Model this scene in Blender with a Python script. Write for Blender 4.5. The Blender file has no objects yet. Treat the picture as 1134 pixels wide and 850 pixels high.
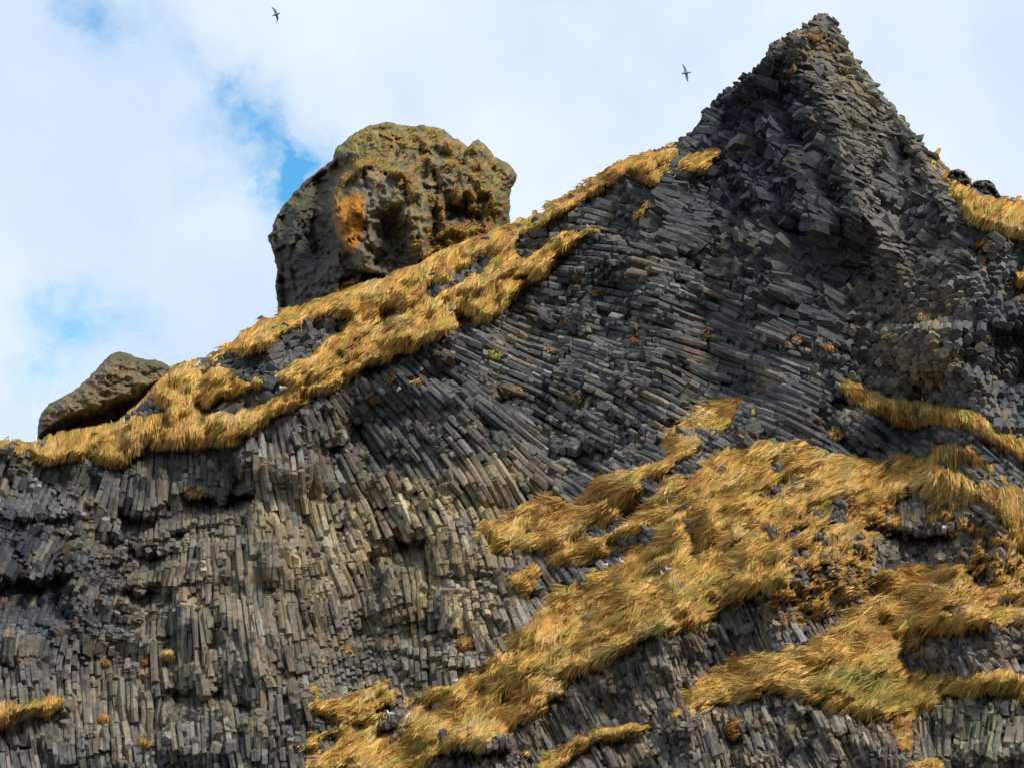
import bpy, math, time
import numpy as np
T0 = time.time()
rng = np.random.default_rng(7)
sc = bpy.context.scene
COL = sc.collection

# ------------------------------------------------------------------ camera
PITCH = math.radians(28.0)
F = 1558.0                       # focal length in photo pixels (photo 1134 x 850)
CAM = np.array([0.0, 0.0, 1.7])
cp, sp = math.cos(PITCH), math.sin(PITCH)
RIGHT = np.array([1.0, 0, 0]); FWD = np.array([0, cp, sp]); UP = np.array([0, -sp, cp])

def at(u, v, Y):
    """photo direction (u, v) at horizontal distance Y -> world point"""
    u = np.asarray(u, float); v = np.asarray(v, float); Y = np.asarray(Y, float)
    cx = (u - 567) / F; cy = (425 - v) / F
    ry = cp - sp * cy; rz = sp + cp * cy
    k = Y / ry
    return np.stack([cx * k, ry * k, CAM[2] + rz * k], -1)

def mpp(v, Y):
    return np.asarray(Y, float) / (cp - sp * (425 - np.asarray(v, float)) / F) / F

# ------------------------------------------------------------------ noise
def h2(ix, iy, seed=0):
    a = (ix.astype(np.int64) * 374761393 + iy.astype(np.int64) * 668265263 + seed * 2246822519) & 0xFFFFFFFF
    a = ((a ^ (a >> 13)) * 1274126177) & 0xFFFFFFFF
    a = ((a ^ (a >> 16)) * 2654435761) & 0xFFFFFFFF
    a = a ^ (a >> 15)
    return (a & 0xFFFFFF) / float(0x1000000)

def pn(x, y, seed=0):
    x0 = np.floor(x); y0 = np.floor(y); fx = x - x0; fy = y - y0
    def g(ix, iy, dx, dy):
        a = h2(ix, iy, seed) * 2 * np.pi
        return np.cos(a) * dx + np.sin(a) * dy
    sx = fx * fx * fx * (fx * (fx * 6 - 15) + 10); sy = fy * fy * fy * (fy * (fy * 6 - 15) + 10)
    a = g(x0, y0, fx, fy); b = g(x0 + 1, y0, fx - 1, fy)
    c = g(x0, y0 + 1, fx, fy - 1); d = g(x0 + 1, y0 + 1, fx - 1, fy - 1)
    return ((a * (1 - sx) + b * sx) * (1 - sy) + (c * (1 - sx) + d * sx) * sy) * 1.5

def fbm(x, y, seed=0, o=4, gain=.5):
    t = 0; a = 1
    for k in range(o):
        t = t + a * pn(x * 2 ** k, y * 2 ** k, seed + k * 17); a *= gain
    return t

def voro(x, y, seed=0):
    """F1 distance, random id, and vector from the cell's site"""
    x0 = np.floor(x); y0 = np.floor(y)
    best = np.full(x.shape, 9e9); bid = np.zeros(x.shape); bx = np.zeros(x.shape); by = np.zeros(x.shape)
    for i in (-1, 0, 1):
        for j in (-1, 0, 1):
            cx = x0 + i; cy = y0 + j
            px = cx + h2(cx, cy, seed); py = cy + h2(cx, cy, seed + 5)
            d = (x - px) ** 2 + (y - py) ** 2
            m = d < best
            best = np.where(m, d, best); bid = np.where(m, h2(cx, cy, seed + 9), bid)
            bx = np.where(m, x - px, bx); by = np.where(m, y - py, by)
    return np.sqrt(best), bid, bx, by

# ------------------------------------------------------------------ fields on a grid of directions
U0, U1, V0, V1 = -160, 1296, -40, 1000
uu, vv = np.meshgrid(np.arange(U0, U1, dtype=float), np.arange(V0, V1, dtype=float))
H, W = uu.shape
fu = np.fft.fftfreq(W)[None, :W // 2 + 1]; fv = np.fft.fftfreq(H)[:, None]
fu = np.fft.rfftfreq(W)[None, :]

def blur(f, s, sv=None):
    sv = s if sv is None else sv
    p = int(3 * max(s, sv)) + 1
    g = np.pad(f, p, mode='edge')
    a = np.fft.fftfreq(g.shape[0])[:, None]; b = np.fft.rfftfreq(g.shape[1])[None, :]
    k = np.exp(-2 * np.pi ** 2 * ((a * sv) ** 2 + (b * s) ** 2))
    return np.fft.irfft2(np.fft.rfft2(g) * k, s=g.shape)[p:-p, p:-p]

def bil(f, u, v):
    x = np.clip(np.asarray(u, float) - U0, 0, W - 1.001); y = np.clip(np.asarray(v, float) - V0, 0, H - 1.001)
    x0 = x.astype(int); y0 = y.astype(int); fx = x - x0; fy = y - y0
    return (f[y0, x0] * (1 - fx) + f[y0, x0 + 1] * fx) * (1 - fy) + (f[y0 + 1, x0] * (1 - fx) + f[y0 + 1, x0 + 1] * fx) * fy

WU = uu + 5 * fbm(uu / 16, vv / 16, 3, 3); WV = vv + 5 * fbm(uu / 16, vv / 16, 33, 3)
WU += 2.0 * pn(uu / 3.5, vv / 3.5, 71); WV += 2.0 * pn(uu / 3.5, vv / 3.5, 72)

def inpoly(x, y, P):
    r = np.zeros(x.shape, bool); n = len(P)
    for i in range(n):
        x1, y1 = P[i]; x2, y2 = P[(i + 1) % n]
        if y1 == y2: continue
        c = (y1 > y) != (y2 > y)
        r ^= c & (x < (x2 - x1) * (y - y1) / (y2 - y1) + x1)
    return r

def poly(P, warp=1.0):
    P = [(float(a), float(b)) for a, b in P]
    xs = [p[0] for p in P]; ys = [p[1] for p in P]
    a0 = max(int(min(xs)) - 14 - U0, 0); a1 = min(int(max(xs)) + 14 - U0, W)
    b0 = max(int(min(ys)) - 14 - V0, 0); b1 = min(int(max(ys)) + 14 - V0, H)
    m = np.zeros((H, W), bool)
    s = np.s_[b0:b1, a0:a1]
    m[s] = inpoly(uu[s] + (WU[s] - uu[s]) * warp, vv[s] + (WV[s] - vv[s]) * warp, P)
    return m

def gb(u, v, ru, rv, p=2.0):
    return np.exp(-((np.abs((uu - u) / ru)) ** p + (np.abs((vv - v) / rv)) ** p))

def ss(x, a, b):
    t = np.clip((x - a) / (b - a), 0, 1); return t * t * (3 - 2 * t)

def rbf(pts, vals, sig=70.0):
    """smooth interpolation (Shepard with gaussian-ish falloff) on a coarse grid, upsampled"""
    cu = np.arange(U0, U1 + 8, 8.0); cv = np.arange(V0, V1 + 8, 8.0)
    a, b = np.meshgrid(cu, cv)
    num = 0; den = 0
    for (x, y), w in zip(pts, vals):
        k = 1 / (((a - x) ** 2 + (b - y) ** 2) / sig ** 2 + .05) ** 1.6
        num = num + k[..., None] * np.asarray(w, float); den = den + k
    g = num / den[..., None]
    x = (uu - U0) / 8; y = (vv - V0) / 8
    x0 = x.astype(int); y0 = y.astype(int); fx = (x - x0)[..., None]; fy = (y - y0)[..., None]
    return (g[y0, x0] * (1 - fx) + g[y0, x0 + 1] * fx) * (1 - fy) + (g[y0 + 1, x0] * (1 - fx) + g[y0 + 1, x0 + 1] * fx) * fy

# ------------------------------------------------------------------ skyline
SKY = [(-160, 496), (0, 489), (45, 488), (100, 482), (150, 455), (190, 413), (197, 409), (212, 407), (222, 402), (245, 388), (270, 376), (300, 361),
       (335, 346), (370, 331), (400, 320), (458, 300), (500, 279), (535, 268), (560, 258), (575, 252), (600, 240), (624, 222), (650, 207),
       (673, 190), (700, 180), (722, 170), (745, 160), (765, 150), (775, 140), (782, 128), (790, 115), (800, 105), (820, 92), (840, 76), (850, 69),
       (855, 53), (870, 42), (878, 34), (890, 30), (905, 20), (914, 16), (925, 24), (930, 36), (937, 46), (945, 62), (960, 82), (975, 100),
       (990, 122), (1003, 138), (1020, 160), (1035, 172), (1050, 190), (1060, 194), (1072, 204), (1085, 212), (1100, 219), (1134, 230), (1296, 275)]
SKX = np.array([p[0] for p in SKY], float); SKV = np.array([p[1] for p in SKY], float)
def skyline(u):
    u = np.asarray(u, float)
    rk = ss(u, 700, 790) * 1.2 + .7
    return np.interp(u, SKX, SKV) + rk * (1.5 * fbm(u / 11, u * 0 + 3.3, 5, 3) + .9 * ss(u, 700, 790) * pn(u / 2.6, u * 0 + 1.3, 6))

# ------------------------------------------------------------------ where the grass grows
BANKS = {
 'ridge': [(-165, 492), (0, 487), (60, 484), (100, 470), (130, 466), (160, 442), (190, 408), (215, 400), (222, 396), (245, 382), (300, 354), (335, 340), (400, 312), (458, 294),
           (500, 270), (560, 250), (600, 238), (606, 248), (575, 262), (560, 285), (585, 282), (632, 254), (660, 250), (677, 257), (640, 268), (614, 285), (598, 305), (572, 322), (556, 345),
           (540, 352), (505, 362), (470, 378), (440, 392), (400, 412), (372, 424), (350, 432), (340, 446), (310, 455), (285, 468), (276, 482), (232, 487), (180, 490), (155, 497), (140, 512), (122, 517), (112, 506),
           (75, 500), (62, 515), (45, 503), (0, 497), (-165, 503)],
 'skyline_strip': [(575, 250), (624, 218), (673, 186), (722, 166), (768, 148), (752, 170), (733, 188), (735, 203), (712, 207), (701, 193), (665, 212), (648, 224), (613, 245), (581, 258)],
 'peak_ledge': [(727, 201), (740, 188), (772, 168), (800, 155), (828, 146), (828, 152), (803, 166), (788, 190), (768, 193), (750, 190), (735, 196)],
 'mid_ledge': [(689, 244), (712, 222), (730, 209), (738, 212), (725, 228), (706, 244)],
 'small_ledge': [(735, 222), (772, 210), (774, 216), (745, 228)],
 'notch': [(535, 584), (552, 574), (570, 566), (600, 552), (612, 541), (628, 556), (646, 553), (652, 527), (680, 518), (702, 520), (722, 510), (740, 500), (738, 486), (758, 466), (790, 441), (824, 438),
           (842, 452), (822, 463), (800, 474), (789, 483), (775, 497), (760, 508), (740, 517), (722, 528), (712, 548), (690, 566), (668, 586), (640, 594), (622, 606), (600, 602), (560, 603), (546, 599)],
 'clump': [(560, 636), (580, 628), (606, 622), (596, 652), (580, 657), (568, 650)],
 'spur': [(606, 612), (640, 598), (668, 590), (700, 578), (716, 556), (740, 532), (765, 520), (790, 500), (822, 491), (860, 489), (893, 491), (925, 500), (953, 505), (985, 502), (1023, 500), (1038, 488), (1062, 490), (1082, 500),
          (1108, 525), (1140, 548), (1300, 590), (1300, 640), (1134, 600), (1110, 585), (1085, 560), (1060, 545), (1030, 540), (1002, 540), (985, 556), (975, 572), (952, 580), (948, 600), (925, 610), (900, 622),
          (885, 634), (862, 646), (840, 652), (820, 662), (806, 672), (790, 682), (775, 692), (752, 690), (733, 698), (715, 703), (700, 712), (672, 735), (650, 742), (634, 752), (612, 775), (590, 796), (566, 800),
          (561, 820), (547, 823), (520, 820), (495, 827), (478, 842), (470, 860), (340, 860), (352, 838), (372, 816), (400, 803), (425, 795), (444, 798), (462, 788), (440, 782), (470, 765), (498, 753), (524, 748), (538, 736), (547, 722),
          (562, 706), (576, 690), (592, 680), (607, 676), (609, 660), (625, 645), (640, 636), (668, 629), (688, 624), (708, 610), (690, 606), (650, 622), (618, 624)],
 'foot': [(326, 830), (345, 812), (388, 792), (360, 790), (333, 782), (345, 772), (372, 768), (400, 760), (428, 752), (438, 768), (436, 784), (410, 797), (380, 808), (350, 822), (335, 833)],
 'tiny_foot': [(336, 762), (350, 756), (374, 758), (370, 768), (348, 770)],
 'right_strip': [(924, 419), (942, 420), (962, 430), (985, 438), (1009, 442), (1040, 448), (1084, 455), (1106, 474), (1140, 488), (1300, 540), (1300, 560), (1140, 510), (1105, 491), (1073, 473), (1045, 466), (1023, 465), (1002, 471),
                 (974, 458), (950, 448), (930, 437)],
 'lower': [(752, 786), (757, 768), (782, 750), (805, 735), (835, 727), (868, 720), (896, 714), (915, 702), (932, 690), (944, 668), (965, 645), (985, 628), (1016, 626), (1045, 622), (1069, 624), (1085, 650), (1110, 645), (1140, 650),
           (1300, 640), (1300, 700), (1140, 688), (1105, 690), (1080, 688), (1044, 694), (1025, 712), (995, 719), (990, 730), (1020, 742), (1048, 746), (1087, 741), (1134, 743), (1300, 750), (1300, 790), (1140, 775), (1122, 764), (1098, 758),
           (1052, 764), (1045, 777), (1013, 791), (981, 794), (946, 788), (903, 777), (875, 765), (850, 763), (822, 778), (797, 777), (770, 786)],
 'foot_band': [(590, 860), (592, 843), (618, 828), (640, 812), (655, 806), (680, 802), (700, 796), (735, 793), (738, 800), (700, 812), (660, 820), (630, 840), (615, 860)],
 'top_right': [(1056, 196), (1070, 196), (1085, 212), (1100, 214), (1134, 224), (1300, 268), (1300, 300), (1134, 262), (1110, 256), (1088, 245), (1066, 240), (1060, 222), (1050, 212), (1040, 185), (1022, 165), (1030, 164), (1050, 186)],
 'left_foot': [(-60, 775), (0, 778), (30, 774), (50, 772), (72, 772), (70, 782), (40, 790), (15, 797), (0, 803), (-60, 810)],
 'rusty': [(985, 795), (1000, 788), (1014, 790), (1012, 810), (1018, 832), (1004, 834), (994, 822), (985, 812)],
 'bottom_corner': [(990, 860), (1005, 845), (1030, 833), (1052, 845), (1060, 860)],
 'peak_cap': [(882, 44), (893, 32), (905, 24), (918, 30), (930, 44), (936, 60), (925, 62), (915, 48), (905, 44), (912, 58), (900, 64), (886, 58)],
 'peak_shoulder': [(862, 74), (880, 66), (900, 70), (912, 84), (890, 86), (872, 82)],
 'scree': [(935, 560), (985, 540), (1140, 545), (1300, 600), (1300, 655), (1140, 650), (1080, 640), (1068, 622), (1080, 600), (1010, 575), (975, 600), (968, 625), (945, 665), (900, 690), (850, 690), (840, 660), (890, 640), (930, 600)],
 'right_nub': [(1112, 312), (1124, 300), (1150, 296), (1150, 312), (1122, 314)],
}
WINDOWS = [  # bare rock showing through the turf
 [(218, 414), (238, 399), (300, 383), (330, 356), (376, 349), (392, 350), (374, 372), (350, 386), (322, 405), (300, 419), (268, 420), (262, 406), (244, 405), (228, 412)],
 [(217, 452), (240, 440), (300, 424), (322, 430), (292, 446), (252, 456), (225, 459)],
 [(466, 328), (482, 313), (512, 301), (538, 280), (548, 276), (540, 294), (520, 304), (498, 318), (480, 331)],
 [(572, 284), (596, 270), (612, 264), (598, 278), (580, 287)],
 [(150, 452), (176, 440), (190, 448), (176, 458), (150, 458)],
 [(500, 352), (520, 342), (528, 350), (510, 358)], [(420, 345), (445, 336), (450, 342), (430, 352)],
 [(667, 600), (690, 590), (720, 586), (712, 600), (690, 606)], [(720, 588), (732, 582), (740, 592), (728, 600)],
 [(758, 574), (772, 566), (776, 574), (764, 582)], [(850, 512), (868, 505), (880, 512), (862, 520)],
 [(915, 560), (930, 552), (952, 572), (940, 580)], [(845, 545), (870, 528), (880, 532), (858, 550)],
 [(880, 600), (905, 610), (900, 622), (884, 612)], [(905, 575), (925, 590), (940, 600), (920, 598)],
 [(968, 612), (985, 594), (1010, 583), (1048, 586), (1070, 616), (1030, 622), (1000, 622)], [(1060, 545), (1090, 552), (1120, 580), (1110, 590), (1080, 575)], [(985, 560), (1010, 548), (1035, 552), (1010, 566)],
 [(1100, 665), (1130, 655), (1140, 665), (1110, 672)], [(1018, 664), (1026, 662), (1030, 668), (1020, 670)],
 [(418, 800), (440, 792), (452, 806), (440, 818), (424, 812)], [(470, 775), (492, 768), (496, 780), (478, 786)], [(560, 772), (572, 764), (574, 772), (564, 780)],
 [(1034, 512), (1060, 505), (1090, 515), (1120, 540), (1100, 540), (1070, 524)],
]
TUFTS = [  # u, v, ru, rv, tint, label
 (659, 323, 8, 3.5, 'orange', 'small orange grass tuft on the dark rock under the upper ridge'),
 (627, 356, 7, 3.5, 'rust', 'rust coloured tuft on the horizontal columns right of the olive tuft'),
 (703, 376, 6, 3, 'orange', 'bright orange tuft alone among the horizontal columns'),
 (611, 386, 6, 3, 'rust', 'faint rusty tuft between two others on the middle columns'),
 (551, 390, 15, 7, 'olive', 'large olive tussock just below the ridge grass'),
 (571, 431, 11, 7, 'rust', 'rusty tuft above the fan of bent columns'),
 (639, 439, 8, 6, 'rust', 'rusty tuft on the slanting columns above the golden notch'),
 (433, 418, 8, 5, 'rust', 'brown tuft just under the ridge grass edge'),
 (465, 422, 6, 3, 'orange', 'thin orange tuft beside the brown tuft under the ridge'),
 (413, 438, 7, 8, 'rust', 'hanging rusty tuft below the ridge grass'),
 (217, 542, 13, 7, 'straw', 'pale straw tuft on top of the dark overhang of the left wall'),
 (160, 732, 6, 4, 'orange', 'orange tuft on the left wall above the bottom edge'),
 (116, 732, 7, 4, 'rust', 'rust tuft left of the orange one on the left wall'),
 (115, 794, 8, 5, 'orange', 'orange tuft low on the left wall'),
 (187, 723, 9, 6, 'straw', 'straw coloured tuft among vertical tan columns'),
 (388, 719, 8, 6, 'orange', 'orange tuft at the foot of the central vertical columns'),
 (515, 710, 12, 8, 'rust', 'rusty hanging tuft under broken column ends left of the golden bank'),
 (886, 375, 9, 5, 'rust', 'rusty tuft on the rubble right of the horizontal columns'),
 (917, 383, 7, 3.5, 'orange', 'small orange tuft right of the rusty one on the rubble'),
 (1023, 351, 7, 6, 'straw', 'yellowish tuft on tan honeycomb rock below the peak'),
 (787, 369, 6, 5, 'rust', 'dull rusty tuft in the middle of the dark horizontal columns'),
 (926, 479, 10, 7, 'straw', 'pale tuft between the broken blocks above the golden bank'),
 (1087, 268, 8, 4, 'orange', 'orange tuft under the grassy shoulder at the far right'),
 (815, 803, 8, 16, 'orange', 'orange mossy clump on the grey rock below the lower bank'),
 (585, 833, 5, 4, 'straw', 'faint straw tuft at the bottom edge beside the thin band'),
 (160, 820, 10, 6, 'rust', 'reddish tuft near the bottom left of the wall'),
]
TUFTS_EXTRA = []
for t in TUFTS:
    pass
hole = np.zeros((H, W), bool)
for wdw in WINDOWS: hole |= poly(wdw, 1.2)
_hx = (uu * .85 - vv * .5) / 22; _hy = (uu * .5 + vv * .85) / 7
small_holes = fbm(_hx + .4 * pn(uu / 30, vv / 30, 8), _hy, 55, 3) > .52 - .42 * gb(920, 590, 80, 50) + .14 * gb(400, 370, 260, 110) - .15 * gb(960, 690, 60, 50) - .12 * gb(760, 560, 60, 40)
RAG = .42 * fbm(uu / 7, vv / 4.5, 56, 3) + .34 * fbm(uu / 19, vv / 12, 57, 3)
BM = {}
for k, P in BANKS.items():
    pb = blur(poly(P, 1.2).astype(float), 5.5)
    m = (pb > .1) & ((pb + RAG * (.6 if k in ('ridge', 'right_strip', 'peak_ledge', 'skyline_strip', 'foot_band') else 1)) > (.42 if k == 'ridge' else .5))
    if k not in ('right_nub', 'tiny_foot', 'rusty'): m &= ~hole
    if k in ('ridge', 'spur', 'lower', 'notch', 'skyline_strip', 'foot'):
        m &= ~small_holes
    if k in ('scree', 'peak_cap', 'peak_shoulder'): m &= fbm(uu / 9, vv / 7, 58, 3) > (-.10 if k == 'scree' else -.02)
    elif k in BM or True:
        for kk in BM: m &= ~BM[kk]
    BM[k] = m
TM = []
for (u, v, ru, rv, tint, lab) in TUFTS:
    TM.append((((uu * .6 + WU * .4 - u) / ru) ** 2 + ((vv * .6 + WV * .4 - v) / rv) ** 2) < 1)
G = np.zeros((H, W), bool)
for m in list(BM.values()) + TM: G |= m
Gf = G.astype(float)
print('masks', time.time() - T0)

# ------------------------------------------------------------------ macro depth
slope = .018 + .06 * np.clip(blur(Gf, 14) * 1.25, 0, 1)
slope += .02 * gb(930, 150, 160, 170)
bigY = 108 - 17 * ss(uu[0], 380, 1000) + 6 * ss(uu[0], -160, 150) * (1 - ss(uu[0], 150, 420)) - 4 * ss(-uu[0], -150, 160)
Yb = bigY[None, :] + (np.cumsum(slope[::-1], 0)[::-1])
Yb = blur(Yb, 12, 5)
SKg = skyline(uu[0])
above = np.clip(12 - (vv - SKg[None, :]), 0, 30)
Yb = Yb + .022 * above ** 2

# relief of the rock towards the viewer (metres)
R = 2.2 * fbm(uu / 170, vv / 170, 11, 3) + 1.0 * fbm(uu / 52, vv / 66, 12, 3)
_f, _id, _dx, _dy = voro(WU / 62 + .3 * pn(uu / 40, vv / 40, 13), WV / 46, 14)
CALM = 1 - .55 * np.clip(gb(250, 700, 260, 130) + gb(520, 620, 120, 120), 0, 1)
R += CALM * blur((_id - .5) * 2.2 - np.clip(_dy, -.5, .5) * 1.3, 1.2)
def crease(P, A, wl, wr):
    best = np.full((H, W), 1e9); side = np.zeros((H, W)); dn = np.zeros((H, W))
    for (x1, y1), (x2, y2) in zip(P[:-1], P[1:]):
        dx, dy = x2 - x1, y2 - y1; L2 = dx * dx + dy * dy
        t = np.clip(((uu - x1) * dx + (vv - y1) * dy) / L2, 0, 1)
        d = np.hypot(uu - x1 - t * dx, vv - y1 - t * dy)
        s = np.sign((uu - x1) * dy - (vv - y1) * dx)      # + on the right-hand side of a downward line
        m = d < best; best = np.where(m, d, best); side = np.where(m, s, side)
    w = np.where(side > 0, wr, wl)
    return A * np.exp(-best / w)
R += crease([(880, 40), (905, 95), (925, 140), (935, 190), (955, 235), (985, 275), (1010, 330), (1030, 390)], 8.5, 42, 110)
R += crease([(1000, 150), (1035, 210), (1062, 260), (1090, 340)], 2.2, 16, 34)
R += crease([(858, 58), (852, 95), (872, 112), (884, 130)], 2.5, 22, 14)
R += crease([(790, 560), (840, 610), (880, 650), (905, 700)], 2.0, 60, 40)
R -= crease([(905, 80), (915, 130), (940, 180), (958, 230)], 1.8, 4, 3) * 0 + crease([(862, 90), (880, 135), (905, 190), (925, 245), (940, 290)], 2.4, 9, 7) + crease([(1000, 165), (1020, 205), (1048, 250)], 1.6, 6, 6) + crease([(800, 120), (822, 160), (850, 190)], 1.6, 8, 8)
R -= crease([(832, 112), (842, 150), (868, 215), (893, 280), (905, 330)], 2.6, 14, 12)
R -= crease([(972, 215), (985, 240), (1010, 262)], 1.5, 8, 12)
# hollows with a sharp roof: (u, v of the roof, half width, height, depth)
REC = [(815, 110, 30, 34, 1.0), (840, 175, 20, 30, .8), (240, 548, 40, 24, 2.4), (155, 572, 22, 26, 1.8), (165, 612, 26, 18, 1.5), (165, 655, 30, 22, 1.5), (20, 640, 60, 55, 2.2), (50, 575, 32, 20, 1.0),
       (456, 600, 19, 26, 2.2), (418, 615, 9, 36, 1.4), (335, 610, 8, 18, 1.2), (377, 582, 8, 22, 1.3), (215, 768, 34, 28, 1.5), (480, 698, 14, 8, 1.4), (560, 436, 12, 14, 1.6), (372, 494, 12, 18, 2.2),
       (455, 548, 10, 10, 1.3), (420, 560, 12, 14, 1.6), (1018, 590, 46, 26, 2.6), (938, 444, 24, 16, 2.0), (866, 96, 26, 34, 1.6), (700, 470, 20, 10, 1.0), (760, 470, 30, 14, 1.2), (640, 500, 34, 18, 1.0),
       (530, 830, 34, 26, 2.2), (425, 808, 12, 12, 1.6), (470, 776, 12, 10, 1.5), (770, 310, 30, 10, .9), (880, 250, 22, 30, 1.2), (980, 180, 22, 28, .9), (995, 225, 30, 30, .9),
       (1120, 360, 26, 90, 2.2), (300, 650, 7, 12, 1.1), (690, 604, 26, 12, 1.6), (560, 560, 12, 8, .8), (1060, 690, 40, 34, 1.6), (1085, 760, 46, 18, 1.8), (860, 660, 40, 20, .8), (500, 640, 8, 10, 1.0),
       (268, 780, 10, 14, 1.2), (120, 600, 18, 14, 1.2), (196, 590, 12, 18, 1.4), (350, 640, 8, 20, 1.1), (540, 470, 8, 24, 1.0), (395, 470, 9, 26, 1.6)]
rec = np.zeros((H, W))
for (u, v, hw, hh, dp) in REC:
    a = np.abs((WU - u) / hw)
    t = (WV - v + 5 * a ** 2) / hh
    prof = np.clip((t) / .06, 0, 1) * np.clip((1.25 - t) / 1.1, 0, 1)
    rec = np.maximum(rec, 2.1 * dp * prof * np.clip((1.15 - a) / .35, 0, 1))
# undercut just beneath the turf lips
sh = np.zeros_like(Gf); sh[9:] = Gf[:-9]
under = np.clip(blur(sh, 3) * 1.3, 0, 1) * (1 - Gf)
rec = np.maximum(rec, 1.0 * under * (vv - SKg[None, :] > 25))
Rk = R - rec

# ------------------------------------------------------------------ tussocky turf
combpts = [((60, 490), (-.5, .8)), ((250, 450), (-.7, .7)), ((200, 480), (-.3, 1)), ((400, 370), (-.8, .6)), ((520, 330), (-.6, .8)), ((600, 280), (-.8, .6)), ((700, 200), (-.8, .6)), ((790, 170), (-.9, .5)),
           ((560, 590), (-.8, .5)), ((620, 570), (-.8, .35)), ((700, 545), (-.85, .5)), ((780, 480), (-.85, .5)), ((820, 450), (-.9, .4)), ((760, 600), (-.8, .6)), ((700, 650), (-.85, .5)), ((640, 690), (-.8, .6)), ((560, 750), (-.75, .65)),
           ((450, 820), (-.8, .6)), ((380, 800), (-.85, .5)), ((850, 560), (-.85, .5)), ((830, 630), (-.8, .45)), ((930, 530), (-.9, .3)), ((1010, 520), (-.8, .4)), ((1080, 530), (.3, .9)), ((960, 440), (.5, .8)), ((1060, 470), (.3, .9)),
           ((1120, 500), (.5, .8)), ((820, 750), (-.95, .25)), ((900, 740), (-.95, .2)), ((960, 770), (-.8, .4)), ((1010, 650), (-.95, .25)), ((1080, 660), (-.9, .4)), ((1090, 750), (-.6, .6)), ((920, 690), (-.9, .4)), ((1100, 240), (-.5, .8)), ((20, 790), (-.5, .8)),
           ((640, 820), (-.8, .55))]
cf = rbf([p for p, _ in combpts], [w for _, w in combpts], 40)
cf[..., 0] += .35 * pn(uu / 26, vv / 26, 61); cf[..., 1] += .35 * pn(uu / 26, vv / 26, 62)
cf /= np.linalg.norm(cf, axis=-1, keepdims=True)

def tussocks(mask, sp_, seed):
    """rounded mounds, elongated along the comb; returns height (m), and outward direction in (u, v)"""
    Hh = np.full((H, W), 0.0); du = np.zeros((H, W)); dv = np.zeros((H, W)); rd = np.zeros((H, W))
    ry, rx = np.nonzero(mask)
    if len(ry) == 0: return Hh, du, dv, rd
    n = int(len(ry) / (sp_ * sp_ * .34))
    r = np.random.default_rng(seed)
    pick = r.integers(0, len(ry), n)
    for k in pick:
        cy, cx = ry[k], rx[k]
        a = r.uniform(.6, 1.9) * sp_; b = a * r.uniform(.34, .55); hgt = r.uniform(.7, 1.9) * (a / 13)
        e = int(a * 1.2) + 2
        y0, y1, x0, x1 = max(cy - e, 0), min(cy + e, H), max(cx - e, 0), min(cx + e, W)
        X = uu[y0:y1, x0:x1] - uu[cy, cx]; Yy = vv[y0:y1, x0:x1] - vv[cy, cx]
        c = cf[cy, cx]
        p = (X * c[0] + Yy * c[1]); q = (-X * c[1] + Yy * c[0])
        rr = (p / a) ** 2 + (q / b) ** 2
        # asymmetric: slow rise at the upper end, abrupt drop at the lower end
        prof = np.sqrt(np.clip(1 - rr, 0, 1)) * (0.75 + .35 * p / a)
        hh = hgt * prof
        s = np.s_[y0:y1, x0:x1]; m = hh > Hh[s]
        Hh[s] = np.where(m, hh, Hh[s])
        nu = X / a; nv = (Yy + .2 * a) / a
        du[s] = np.where(m, nu, du[s]); dv[s] = np.where(m, nv, dv[s]); rd[s] = np.where(m, r.random(), rd[s])
    return Hh, du, dv, rd
big = BM['spur'] | BM['lower'] | BM['notch'] | BM['foot'] | BM['right_strip'] | BM['foot_band'] | BM['top_right']
Hg, du_, dv_, rd_ = tussocks(G, 13, 5)
edge = np.clip(blur(Gf, 4) * 1.9 - .75, 0, 1)
TUFT = np.zeros((H, W), bool)
for m in TM: TUFT |= m
mound = (.35 + Hg) * edge * np.where(TUFT, .3, np.where((vv > 430) & (uu > 330), .66, 1.55))
mound += .5 * edge * fbm((uu * .85 - vv * .5) / 40, (uu * .5 + vv * .85) / 11, 59, 3)
Rs = blur(Rk, 2.5)
Rturf = blur(np.where(G, Rk, R), 5)
SURF = np.where(G, Rturf + mound, Rs)         # top of whatever is there
print('relief', time.time() - T0)

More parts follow.
